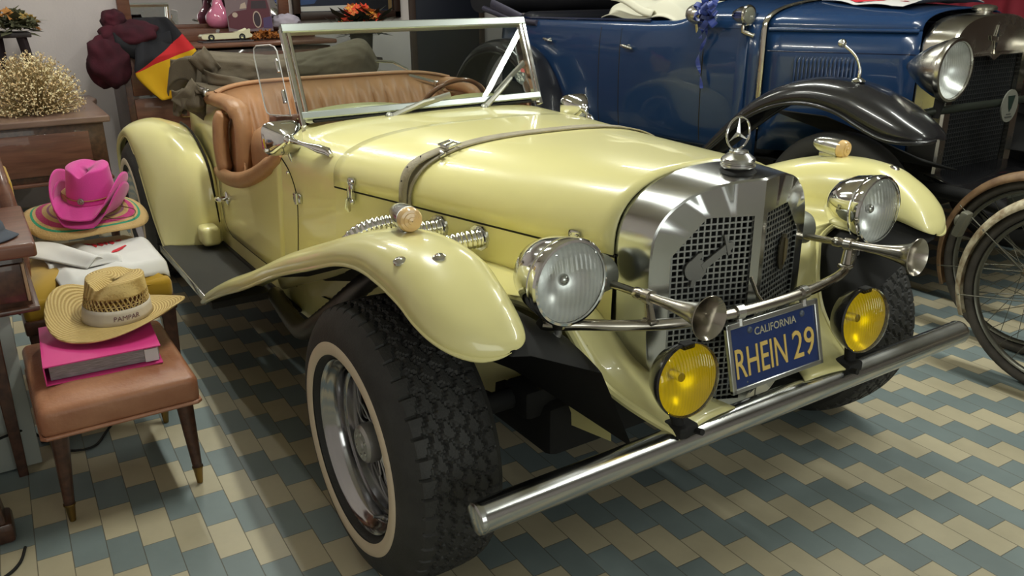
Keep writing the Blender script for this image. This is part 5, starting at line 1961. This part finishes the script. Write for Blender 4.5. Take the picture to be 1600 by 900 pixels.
# dark doorway curtain at the right of the back wall
dd = struct(build('door_1', G().box((XW+.012, 2.02, 1.10), (.024, .62, 2.2), r=.004), mat('night_blue_door', '#141826', .6)))
build('door_frame', G().box((XW+.018, 1.695, 1.12), (.036, .05, 2.26), r=.004).box((XW+.018, 2.345, 1.12), (.036, .05, 2.26), r=.004).box((XW+.018, 2.02, 2.235), (.036, .70, .05), r=.004), mat('brown_door_frame', '#3b2c26', .6), dd)
# ------------------------------------------------------------------ the blue touring car
bc_ = thing('vintage_touring_car', 'dark blue open vintage touring car with black wings and nickel radiator, behind the yellow roadster', 'car', (-1.8, 2.45, 0))
YC = 2.45
BELT = 1.195
NAVY = mat('navy_leather', '#15161f', .5)


def bl_half(x):
    return interp([(-3.75, .50), (-3.55, .64), (-3.2, .70), (-1.7, .715), (-1.25, .68), (-.55, .335)], x)


def bl_top(x):
    return interp([(-3.75, 1.17), (-3.4, 1.19), (-1.75, 1.19), (-1.55, 1.205), (-1.25, 1.21), (-.55, 1.205)], x)


# tub sides with a rolled belt line, door gaps and handles
for s in (-1, 1):
    P = []
    for i in range(41):
        x = lerp(-1.25, -3.75, i/40)
        h = bl_half(x)
        z1 = interp([(-3.75, 1.17), (-1.95, 1.185), (-1.72, 1.195), (-1.60, 1.235), (-1.25, 1.24)], x)
        row = []
        for z, k in ((.56, .965), (.60, .985), (.70, 1.0), (.9, 1.005), (1.05, 1.0), (z1-.05, .985), (z1-.02, .975), (z1, .955), (z1+.006, .92), (z1-.01, .895)):
            row.append(V((x, YC+s*h*k, z)))
        P.append(row)
    tub = build('body_side', G().grid(P), BLUE, bc_, 180, solid=.01)
    g = G()
    for x in (-2.36, -2.17, -1.52):
        h = bl_half(x)
        g.tube([(x, YC+s*(h*k+.002), z) for z, k in ((.60, .985), (.70, 1.0), (.9, 1.005), (1.05, 1.0), (1.15, .98))], .005, 6)
    build('door_gap', g, GAP, tub)
    for x, z in ((-2.87, 1.06), (-2.09, 1.055)):
        h = bl_half(x)
        build('door_handle', G().tube([(x-.045, YC+s*(h+.028), z+.004), (x-.01, YC+s*(h+.032), z), (x+.055, YC+s*(h+.028), z-.010)], [.006, .011, .007], 10).lathe([(.012, 0), (.008, .03)], (x, YC+s*h, z), (0, s, 0), 12), NICKEL, tub, 60)
    build('belt_strip', G().tube([(x, YC+s*(bl_half(x)*.955), interp([(-3.75, 1.172), (-1.95, 1.190)], x)+.006) for x in (lerp(-1.95, -3.5, i/14) for i in range(15))], .008, 8), mat('dark_blue_strip', '#101d3c', .2, coat=.6), tub)
    # black valance and running board
    build('valance', G().grid([[V((x, YC+s*(.70+.17*v**1.5), .565-.12*v)) for v in (0, .25, .5, .75, 1)] for x in (lerp(-1.35, -2.9, i/10) for i in range(11))]), BLACK, bc_, 180, solid=.01)
    build('running_board', G().box((-2.1, YC+s*.89, .41), (1.5, .17, .03), r=.006), BLACK, bc_)
# tail of the tub
build('tail_panel', G().grid([[V((-3.75-.06*math.sin(PI*k/10), YC+lerp(-.49, .49, k/10), z)) for k in range(11)] for z in (.56, .75, .95, 1.1, 1.17)]), BLUE, bc_, 180, solid=.01)
build('floor_pan', G().box((-2.4, YC, .52), (2.7, 1.3, .08)).box((-1.0, YC, .62), (1.0, .60, .5)).box((-2.2, YC, .40), (3.2, .7, .16)), MATTE, bc_)
# scuttle and bonnet: rounded top above a side seam
ZS = 1.175


def bl_arc(x, n=24, off=0.0):
    b = bl_half(x)+off
    tz = interp([(-1.62, 1.325), (-1.25, 1.305), (-.55, 1.265)], x)+off
    p = 2.6
    out = []
    for i in range(n+1):
        a = PI*i/n
        c, s = math.cos(a), math.sin(a)
        out.append(V((x, YC-b*math.copysign(abs(c)**(2/p), c), ZS+(tz-ZS)*abs(s)**(2/p))))
    return out


build('scuttle', G().grid([bl_arc(x) for x in (-1.19, -1.3, -1.45, -1.60)]), BLUE, bc_, 180)
rows = []
for i in range(13):
    x = lerp(-1.17, -.56, i/12)
    rows.append(bl_arc(x))
bo = build('bonnet', G().grid(rows), BLUE, bc_, 180, solid=.006)
for s in (-1, 1):
    P = [[V((x, YC+s*(bl_half(x)+.0), z)) for z in (.60, .75, .9, 1.05, ZS)] for x in (lerp(-1.17, -.56, i/8) for i in range(9))]
    bs = build('bonnet_side', G().grid(P), BLUE, bc_, 60, solid=.006)
    build('scuttle_side', G().grid([[V((x, YC+s*bl_half(x), z)) for z in (.56, .75, .9, 1.05, ZS+.02)] for x in (-1.18, -1.22, -1.26)]), BLUE, bc_, 60, solid=.006)
    build('bonnet_moulding', G().tube([(x, YC+s*(bl_half(x)+.004), ZS) for x in (-1.16, -.9, -.57)], .010, 8), BLUE, bs, 60)
    build('bonnet_crease', G().tube([(x, YC+s*(bl_half(x)+.002), ZS-.10) for x in (-1.16, -.9, -.57)], .003, 6), mat('dark_blue_strip', '#101d3c'), bs, 60)
    g = G()
    for k in range(16):
        x = lerp(-1.035, -.79, k/15)
        g.tube([(x, YC+s*(bl_half(x)-.002), .86), (x, YC+s*(bl_half(x)+.008), .88), (x, YC+s*(bl_half(x)+.008), 1.04), (x, YC+s*(bl_half(x)-.002), 1.06)], [.002, .0062, .0062, .003], 6)
    build('louvres', g, BLUE, bs, 60)
    # nickel strip at the rear of the bonnet, cowl lamp
pts = [V((p.x, p.y, p.z)) for p in bl_arc(-1.18, 24, .008)]
build('bonnet_band', G().tube([(-1.18, YC-bl_half(-1.18)-.008, .70), (-1.18, YC-bl_half(-1.18)-.010, .9)]+pts+[(-1.18, YC+bl_half(-1.18)+.010, .9), (-1.18, YC+bl_half(-1.18)+.008, .70)], .013, 8, flat=(.5, 1.3)), NICKEL, bc_, 60)
for s in (-1, 1):
    lp = at(1168, 24, y=YC-.70)
    c = V((lp.x, YC+s*.70, lp.z))
    cl = build('cowl_lamp', G().lathe([(.001, -.09), (.022, -.08), (.040, -.04), (.047, 0), (.050, .006), (.047, .014), (.040, .016)], c, (1, 0, 0), 28).tube([c+V((-.02, 0, -.045)), c+V((-.02, 0, -.075)), V((c.x+.03, YC+s*.675, c.z-.095))], .012, 10), NICKEL, bc_, 40)
    build('lamp_glass', G().lathe([(.045, .010), (.036, .018), (.018, .022), (.001, .023)], c, (1, 0, 0), 24), mat('milky_glass', '#77786c', .15, coat=.5), cl, 60)
# radiator
rp = []
w_, zt = .325, 1.245


def rad_path(n=22):
    out = [(-.325, .56), (-.325, .8), (-.325, 1.02)]
    for i in range(n+1):
        a = PI-PI*i/n
        out.append((.325*math.copysign(abs(math.cos(a))**(2/2.8), math.cos(a)), 1.08+.165*abs(math.sin(a))**(2/2.8)))
    return out+[(.325, 1.02), (.325, .8), (.325, .56)]


path = rad_path()
inn = []
for (y, z) in path:
    inn.append((max(-.265, min(.265, y*.84)), min(z-.02, 1.075) if abs(y) > .02 else 1.06))
g = G()
g.grid([[V((-.56, YC+y*1.02, z)), V((-.50, YC+y*1.01, z+.004)), V((-.425, YC+y, z)), V((-.415, YC+y*.97, z-.006 if z > 1.0 else z)), V((-.418, YC+a, b)), V((-.44, YC+a, b))] for (y, z), (a, b) in zip(path, inn)])
rs = build('radiator_shell', g, NICKEL, bc_, 40)
g = G().box((-.455, YC, .80), (.012, .56, .56))
build('radiator_core', g, mat('honeycomb_black', (.016, .018, .019), .6, bump=.8, bscale=260), rs)
g = G()
for k in range(28):
    y = YC-.26+.52*k/27
    g.box((-.446, y, .80), (.006, .0035, .54))
for k in range(26):
    g.box((-.446, YC, .54+.52*k/25), (.006, .53, .0035))
build('radiator_slats', g, mat('core_fins', (.022, .024, .025), .5), rs, 0)
# winged diamond badge
rfn = lambda u, v, w: V((-.4145+w, YC+u, 1.135+v))
g = G().prism([(-.014, .0), (0, .062), (.012, .0), (0, -.062)], rfn, 0, .005)
g.mi(1).prism([(-.005, .010), (.006, .045), (.006, .012)], rfn, .005, .007).prism([(-.005, -.012), (-.001, -.048), (.006, -.014)], rfn, .005, .007)
g.mi(0).prism([(-.052, .018), (-.008, .014), (-.008, -.004), (-.042, -.004)], rfn, .001, .006).prism([(.052, .018), (.008, .014), (.008, -.004), (.042, -.004)], rfn, .001, .006)
build('winged_badge', g, [NICKEL, MATTE], rs, 0)
g = G().prism([(-.27, 1.068), (-.05, 1.068), (0, 1.045), (.05, 1.068), (.27, 1.068), (.27, 1.078), (.05, 1.080), (0, 1.062), (-.05, 1.080), (-.27, 1.078)], lambda u, v, w: V((-.412+w, YC+u, v)), -.006, .006)
build('shell_lip', g, NICKEL, rs, 30)
build('filler_cap', G().lathe([(.035, -.01), (.036, .006), (.052, .010), (.054, .020), (.046, .028), (.02, .034), (.001, .035)], (-.49, YC, 1.25), (0, 0, 1), 28), NICKEL, rs, 40)
# head lamps on a cross bar with a round club badge
for s in (-1, 1):
    c = V((-.325, YC+s*.485, 1.035))
    hl = build('headlamp', G().lathe([(.001, -.19), (.018, -.185), (.05, -.15), (.09, -.09), (.118, -.03), (.124, 0), (.131, .004), (.133, .014), (.128, .026), (.118, .028), (.116, .020)], c, (1, 0, -.02), 44), NICKEL, bc_, 40)
    build('lens', G().lathe([(.117, .022), (.095, .032), (.06, .040), (.02, .044), (.001, .044)], c, (1, 0, -.02), 36), HLENS, hl, 60)
    build('reflector', G().lathe([(.115, .018), (.095, -.03), (.06, -.06), (.02, -.075), (.001, -.076)], c, (1, 0, -.02), 36), REFL, hl, 60)
    build('lamp_post', G().tube([c+V((-.02, 0, -.12)), c+V((-.03, 0, -.20))], [.022, .016], 12), MATTE, hl)
pts = catmull([(-.46, YC-.62, .80), (-.38, YC-.52, .855), (-.33, YC-.40, .868), (-.32, YC, .868), (-.33, YC+.40, .868), (-.38, YC+.52, .855), (-.46, YC+.62, .80)], 6)
lb = build('lamp_bar', G().tube(pts, .018, 12), mat('dark_bar', '#30352f', .4, .4), bc_, 60)
bfn = lambda u, v, w: V((-.295+w, YC-.02+u, .855+v))
cir = lambda r, q=1.0, n=28, dv=0: [(r*math.cos(2*PI*k/n), dv+r*q*math.sin(2*PI*k/n)) for k in range(n)]
g = G().prism(cir(.066, 1.1), bfn, 0, .006)
g.mi(1).prism([(-.030, .045), (.030, .045), (.014, -.010), (0, -.026), (-.012, -.010)], bfn, .006, .0075)
g.mi(2).prism([(-.03, -.046), (.03, -.046), (.026, -.052), (-.026, -.052)], bfn, .006, .0075).prism([(-.02, -.034), (.018, -.034), (.018, -.038), (-.02, -.038)], bfn, .006, .0075)
build('round_badge', g, [mat('pale_enamel', '#77786f', .5), mat('badge_green', '#20302a', .5), mat('badge_grey', '#4a4c48', .5)], lb, 0)
# front apron, splash plates
build('front_apron', G().grid([[V((x, YC+lerp(-.36, .36, k/8), z)) for k in range(9)] for x, z in ((-.44, .56), (-.30, .52), (-.16, .44), (-.10, .38))]), BLACK, bc_, 60, solid=.008)
for s in (-1, 1):
    build('splash_plate', G().grid([[V((x, YC+s*lerp(.34, .62, v), lerp(.60, .80, v)-.25*(x+.8)*v*(1 if x > -.8 else 0))) for v in (0, .3, .6, 1)] for x in (-1.3, -1.0, -.8, -.6, -.45, -.3)]), MATTE, bc_, 60, solid=.008)
    build('frame_horn', G().tube(catmull([(-.5, YC+s*.36, .50), (-.2, YC+s*.37, .50), (.02, YC+s*.37, .46), (.10, YC+s*.37, .40)], 5), .032, 10), MATTE, bc_, 60)
    # black front wing
    BT = [(-1.78, (.965, .425), (.88, .436), (.80, .425)), (-1.50, (.965, .450), (.88, .485), (.79, .46)), (-1.30, (.955, .545), (.86, .60), (.74, .57)), (-1.15, (.95, .665), (.845, .745), (.70, .70)), (-1.0, (.95, .790), (.83, .875), (.66, .82)), (-.84, (.95, .868), (.825, .960), (.63, .90)),
          (-.68, (.95, .898), (.82, .998), (.62, .93)), (-.52, (.95, .880), (.82, .992), (.62, .915)), (-.40, (.95, .835), (.82, .960), (.63, .88)), (-.30, (.945, .800), (.82, .920), (.64, .84)), (-.22, (.93, .792), (.82, .878), (.67, .80)), (-.165, (.90, .795), (.82, .845), (.71, .79)), (-.14, (.86, .80), (.82, .82), (.76, .795)), (-.135, (.835, .803), (.82, .807), (.80, .80))]
    rows = wing_rows(BT)
    w = build('front_wing', G().grid([[V((p.x, YC+s*p.y, p.z)) for p in r] for r in rows]), BLACK, bc_, 180, solid=.006)
    build('wing_bead', G().tube([V((r[0].x, YC+s*(r[0].y+.002), r[0].z)) for r in rows], .009, 8), BLACK, w, 60)
    build('side_lamp', G().ball((-.40, YC+s*.90, .918), (.045, .012, .020), 18, 10), NICKEL, w)
    tp = V((-.515, YC+s*.82, .995))
    g = G().tube(catmull([tp, tp+V((.0, 0, .05)), tp+V((-.02, -.01, .10)), tp+V((-.07, -.03, .145))], 5), [.008]*5+[.006]*11, 8).lathe([(.03, 0), (.026, .008), (.012, .016)], tp, (0, 0, 1), 16).ball(tp+V((-.075, -.033, .15)), .018, 14, 10)
    build('wing_mirror_stem', g, CHROME, w, 60)
    # rear wing
    RT2 = [(-2.55, (.95, .42), (.86, .43), (.74, .42)), (-2.66, (.95, .60), (.86, .64), (.73, .62)), (-2.78, (.95, .78), (.86, .85), (.72, .81)), (-2.95, (.95, .92), (.85, 1.0), (.71, .95)), (-3.2, (.95, .97), (.84, 1.055), (.70, 1.0)), (-3.5, (.95, .90), (.83, .98), (.68, .93)), (-3.75, (.94, .70), (.82, .76), (.66, .72)), (-3.88, (.93, .45), (.82, .48), (.66, .46))]
    rows = wing_rows(RT2[::-1])
    build('rear_wing', G().grid([[V((p.x, YC+s*p.y, p.z)) for p in r] for r in rows]), BLACK, bc_, 180, solid=.006)
# wheels with black discs
bw = None
for x, s in ((-.58, -1), (-.58, 1), (-3.2, -1), (-3.2, 1)):
    if bw is None:
        bw = build('wheel', lathe_y([(.29, -.02), (.30, 0), (.33, .012), (.365, .0), (.383, -.02), (.388, -.06), (.383, -.10), (.365, -.12), (.33, -.13), (.29, -.10)], 72), mat('grey_black_tyre', (.035, .034, .032), .75), None, 60, local=True)
        build('wheel_disc', lathe_y([(.295, -.02), (.27, -.03), (.12, -.01), (.07, .02), (.06, .05), (.001, .055)], 48), BLACK, bw, 40, local=True)
        o = bw
    else:
        o = bw.copy()
        COL.objects.link(o)
        for chd in list(bw.children):
            c = chd.copy()
            COL.objects.link(c)
            c.parent = o
    o.parent = bc_
    o.location = V((x, YC+s*.835, .388))-V(bc_.location)
    o.rotation_euler = (0, 0, 0 if s < 0 else PI)
g = G()
for z in (.50, .59):
    g.box((.02, YC, z), (.012, 1.06, .055), r=.004)
for s in (-1, 1):
    g.box((-.01, YC+s*.37, .545), (.06, .05, .15), r=.004)
build('front_bumper', g, mat('dull_grey_bar', '#5a5e58', .4, .7), bc_, 30)
# seats, folded hood, windscreen
build('front_seat', G().box((-2.15, YC, 1.02), (.16, 1.22, .40), r=.05, seg=3).box((-1.9, YC, .80), (.5, 1.2, .16), r=.05, seg=3), NAVY, bc_, 60)
build('rear_seat', G().box((-3.3, YC, 1.02), (.18, 1.2, .40), r=.05, seg=3).box((-3.0, YC, .80), (.5, 1.2, .16), r=.05, seg=3), NAVY, bc_, 60)
build('hood_folded', G().loft([[V((-3.72+.17*math.cos(a)*(1+.1*nz((math.cos(a), y*3, math.sin(a)))), YC+y, 1.30+.10*math.sin(a)*(1+.2*nz((math.cos(a), y*4, math.sin(a)))))) for a in (2*PI*k/24 for k in range(24))] for y in [lerp(-.70, .70, i/24) for i in range(25)]]), mat('black_hood_cloth', '#121118', .85), bc_, 180)
g = G()
a_ = at(762, 18, y=YC-.72)
b_ = at(805, 32, y=YC-.70)
g.tube([(a_.x-.05, YC-.72, a_.z+.02), (b_.x, YC-.70, b_.z), (b_.x+.25, YC-.69, b_.z-.01)], .020, 10).tube([(a_.x+.05, YC-.715, a_.z+.05), (b_.x+.08, YC-.70, b_.z+.01)], .03, 8, flat=(.5, 1.2))
build('hood_iron', g, mat('grey_iron', '#4a4858', .4, .5), bc_, 60)
g = G()
for s in (-1, 1):
    g.tube([(-1.60, YC+s*.62, 1.22), (-1.66, YC+s*.62, 1.80)], .016, 8)
g.tube([(-1.66, YC-.62, 1.80), (-1.66, YC+.62, 1.80)], .014, 8).tube([(-1.61, YC-.62, 1.31), (-1.61, YC+.62, 1.31)], .012, 8)
build('windscreen_frame', g, BLACK, bc_, 60)
build('windscreen_pane', G().loft([[V((x-.002, YC-.61, z)), V((x-.002, YC+.61, z)), V((x+.002, YC+.61, z)), V((x+.002, YC-.61, z))] for x, z in ((-1.612, 1.32), (-1.66, 1.79))]), GLASS, bc_, 0)
lp = at(1088, 22, y=YC-.73)
build('spot_lamp', G().ball((lp.x, YC-.72, lp.z), (.075, .05, .05), 20, 12).tube([(lp.x-.02, YC-.70, lp.z-.05), (lp.x-.02, YC-.69, lp.z-.10)], .012, 8), NICKEL, bc_, 60)
sw2 = V((-1.85, YC+.32, 1.26))
build('steering_wheel', G().tube([sw2+V((-.09*math.sin(a), .20*math.cos(a), .18*math.sin(a))) for a in (2*PI*k/32 for k in range(32))], .013, 8, closed=True), MATTE, bc_, 60)
# tall dark bodywork behind: closed side curtain of the hood
# ------------------------------------------------------------------ things on the blue car
ws_ = thing('white_sheet', 'off-white sheet thrown over the front seat of the blue car', 'cloth', (-2.05, 2.1, 1.2))
SHT = mat('off_white_sheet', '#c9c6b4', .85, var=.06, vscale=5)


def sheet_fn(u, v):
    x = lerp(-2.42, -1.72, u)
    y = lerp(YC-.655, YC+.35, v)
    z = 1.235+.10*math.sin(PI*u)**.7*min(1, v*4+.1)+.03*nz((x*4, y*4, 1))+.02*math.sin(11*u+5*v)-(.04 if v < .06 else 0)
    return V((x, y, z))


build('sheet', cloth(sheet_fn, 40, 40), SHT, ws_, 180, solid=.006)
P = [[V((lerp(-2.33, -1.98, u), YC-.66+.05*v, lerp(1.30, 1.215, u)+.035*math.sin(PI*v)+.01*math.sin(6*u))) for v in (j/8 for j in range(9))] for u in (i/14 for i in range(15))]
build('hanging_fold', G().grid(P), SHT, ws_, 180, solid=.006)
# white printed cloth on the bonnet
wc = thing('printed_cloth', 'white cloth with red print lying on the bonnet of the blue car', 'cloth', (-.85, 2.2, 1.27))


def bl_surf(x, y):
    b = bl_half(x)
    tz = interp([(-1.62, 1.325), (-1.25, 1.305), (-.55, 1.265)], x)
    return ZS+(tz-ZS)*max(0, 1-min(1, abs(y-YC)/b)**2.6)**(1/2.6)


def wc_fn(u, v):
    x = lerp(-1.15, -.66, u)
    y = YC+lerp(-.33, .30, v)+.10*abs(u-.45)*(1-v)
    return V((x, y, bl_surf(x, y)+.010+.012*abs(math.sin(7*u+2*v))*(.4+u)+(.02*(u-.8)/.2 if u > .8 else 0)))


build('sheet', cloth(wc_fn, 30, 30), CL, wc, 180, solid=.004)
g = G()
for poly in ([(.28, .08), (.40, .05), (.62, .14), (.60, .20), (.42, .13), (.34, .18)], [(.45, .25), (.75, .22), (.76, .28), (.48, .34)], [(.12, .2), (.22, .16), (.24, .3), (.14, .34)]):
    g.prism(poly, lambda u, v, w: wc_fn(u, v)+V((0, 0, .004+w)), 0, .0015)
build('red_print', g, REDP, wc, 0)
# blue ribbon bow with long tails
rb2 = thing('ribbon_bow', 'shiny blue ribbon bow with long tails tied beside the blue car windscreen', 'ribbon', (-1.45, YC-.72, 1.25))
RIB = mat('blue_satin_ribbon', '#33479a', .35, var=.35, vscale=30, sheen=.3)
bp0 = at(1108, 20, y=YC-.755)
rnd = random.Random(2)
g = G()
for k in range(22):
    d = V((rnd.uniform(-1, 1), rnd.uniform(-.9, .2), rnd.uniform(-.9, 1))).normalized()
    l = rnd.uniform(.055, .085)
    wv_ = d.orthogonal().normalized()*rnd.uniform(.012, .018)
    c = V((bp0.x+rnd.gauss(0, .018), bp0.y, bp0.z+rnd.gauss(0, .016)))
    up = d.cross(wv_).normalized()*.02
    pts = [c, c+d*l*.5+up, c+d*l, c+d*l*.55-up, c]
    g.grid([[p-wv_, p+wv_] for p in catmull(pts, 4)])
build('loops', g, RIB, rb2, 180)
for pxs in ([(1100, 30), (1104, 55), (1096, 75), (1090, 95), (1094, 115), (1096, 138)], [(1096, 28), (1092, 42), (1098, 48), (1094, 60)]):
    c = [at(px, py, y=YC-.737) for px, py in pxs]
    g = G().grid([[p+V((-.012*math.cos(i*.35)-.002, -.008*math.sin(i*.35), 0)), p+V((.012*math.cos(i*.35)+.002, .008*math.sin(i*.35), 0))] for i, p in enumerate(catmull(c, 6))])
    build('tail', g, RIB, rb2, 180)

# red drape and dark hangings behind the blue car
RC = mat('dusky_red_cloth', '#9c3040', .85, var=.15, vscale=3)
tag(build('red_drape', cloth(lambda u, v: V((lerp(-1.75, -.75, u)+.02*math.sin(9*v), 3.9+.05*math.sin(26*u)+.03*math.sin(11*u+2*v), lerp(.80, 1.60, v))), 60, 12), RC, None, 180, solid=.01), 'dusky red cloth hanging behind the radiator of the blue car', 'drape')
hg_ = tag(build('dark_curtain', cloth(lambda u, v: V((lerp(-4.3, -1.5, u), 4.75+.05*math.sin(40*u), lerp(.05, 2.4, v))), 90, 8), mat('black_brown_cloth', '#17131a', .9), None, 180, solid=.01), 'long black-brown curtain at the far side behind the blue car', 'curtain')

# ------------------------------------------------------------------ bicycles at the right edge
RUST = mat('rusty_cream_paint', '#cfc6aa', .55, col2='#8a7458', vscale=30, bump=.2, bscale=80)
TANP = mat('rusty_tan_paint', '#8d7152', .5, col2='#6a4f38', vscale=18)
OLDT = mat('old_grey_rubber', (.075, .066, .055), .8, var=.3, vscale=20)
OLDM = mat('tarnished_steel', '#6b6a60', .4, .8, rvar=.1)


def bicycle(label, ox, oy, paint, fpaint, lean=0.0):
    b = thing('bicycle', label, 'bicycle', (ox, oy, 0))
    RW = .345

    def wheel(cx):
        c = V((ox+cx, oy, RW))
        circ_ = lambda r, n=72: [c+V((r*math.cos(2*PI*k/n), 0, r*math.sin(2*PI*k/n))) for k in range(n)]
        w = build('wheel', G().tube(circ_(RW-.019), .019, 12, closed=True), OLDT, b, 60)
        build('rim', G().tube(circ_(RW-.046), .011, 8, closed=True, flat=(1.4, .7)), OLDM, w, 60)
        build('hub', G().lathe([(.012, -.05), (.022, -.046), (.022, -.036), (.012, -.03), (.012, .03), (.022, .036), (.022, .046), (.012, .05), (.005, .065)], c, (0, 1, 0), 18), OLDM, w, 30)
        for k in range(28):
            a = 2*PI*k/28
            sd = .040 if k % 2 else -.040
            a2 = a+(.55 if (k//2) % 2 else -.55)
            build('spoke', G().tube([c+V((.020*math.cos(a2), sd, .020*math.sin(a2))), c+V(((RW-.05)*math.cos(a), 0, (RW-.05)*math.sin(a)))], .0013, 5, caps=False), OLDM, w)
        return c

    def guard(c, a0, a1, mt):
        rows = []
        for i in range(41):
            a = R(lerp(a0, a1, i/40))
            row = []
            for j in range(9):
                q = -1+2*j/8
                r = RW+.030-.034*q*q
                row.append(c+V((r*math.cos(a), +.034*q, r*math.sin(a))))
            rows.append(row)
        m_ = build('mudguard', G().grid(rows), mt, b, 180, solid=.0015)
        g = G()
        for a in (R(lerp(a0, a1, .08)), R(lerp(a0, a1, .35))):
            for s in (-1, 1):
                g.tube([c+V((0, s*.055, 0)), c+V(((RW+.01)*math.cos(a), s*.030, (RW+.01)*math.sin(a)))], .0025, 6)
        build('stay', g, OLDM, m_)
        return m_
    c1 = wheel(0)
    c2 = wheel(1.08)
    m1 = guard(c1, 205, 40, fpaint)
    guard(c2, 165, 20, fpaint)
    bbk, st, hd, hd2 = V((ox+.44, oy, .30)), V((ox+.28, oy, .80)), V((ox+.86, oy, .84)), V((ox+.89, oy, .72))
    g = G().tube([bbk, st+V((-.02, 0, .06))], .014, 10).tube([st, hd], .013, 10).tube([bbk, hd2], .015, 10).tube([hd+V((-.015, 0, .05)), hd2+V((.01, 0, -.04))], .017, 10)
    for s in (-1, 1):
        g.tube([bbk+V((0, s*.03, 0)), c1+V((0, s*.06, 0))], .009, 8).tube([st+V((0, s*.02, -.02)), c1+V((0, s*.06, 0))], .007, 8)
        g.tube([hd2+V((.01, s*.035, -.05)), lerp(hd2, c2, .6)+V((.02, s*.05, 0)), c2+V((0, s*.055, 0))], .010, 8)
    build('frame', g, paint, b, 60)
    build('saddle', G().ball(st+V((-.02, 0, .16)), (.13, .085, .035), 20, 12).tube([st+V((-.02, 0, .04)), st+V((-.02, 0, .15))], .011, 8), mat('brown_saddle', '#4b2f1e', .5), b, 60)
    build('handlebar', G().tube(catmull([hd+V((-.20, -.20, .17)), hd+V((-.05, -.18, .16)), hd+V((.03, -.08, .14)), hd+V((.02, 0, .11)), hd+V((.03, .08, .14)), hd+V((-.05, .18, .16)), hd+V((-.20, .20, .17))], 6), .011, 8).tube([hd+V((-.01, 0, .04)), hd+V((.02, 0, .12))], .011, 8), OLDM, b, 60)
    g = G().lathe([(.075, -.004), (.085, 0), (.075, .004)], bbk+V((0, -.05, 0)), (0, 1, 0), 24).tube([bbk+V((0, -.06, 0)), bbk+V((.10, -.06, -.13))], .008, 8).box(bbk+V((.10, -.10, -.13)), (.07, .08, .02), r=.004).tube([bbk+V((0, .06, 0)), bbk+V((-.10, .06, .13))], .008, 8).box(bbk+V((-.10, .10, .13)), (.07, .08, .02), r=.004)
    build('crank', g, OLDM, b, 30)
    return c1, m1


c1, m1 = bicycle('old bicycle with rust-specked cream mudguard, nearest the right edge', .46, 1.53, RUST, RUST)
build('rear_reflector', G().box((c1.x-.385, c1.y-.012, c1.z+.19), (.03, .045, .10), Matrix.Rotation(R(15), 3, 'Y'), .008).ball((c1.x-.402, c1.y-.012, c1.z+.20), (.012, .02, .022), 12, 8), mat('dull_grey_bracket', '#6d6c60', .5, .4), m1, 40)
c2, m2 = bicycle('old bicycle with rusty tan mudguard, standing behind the cream one', .22, 1.80, TANP, TANP)
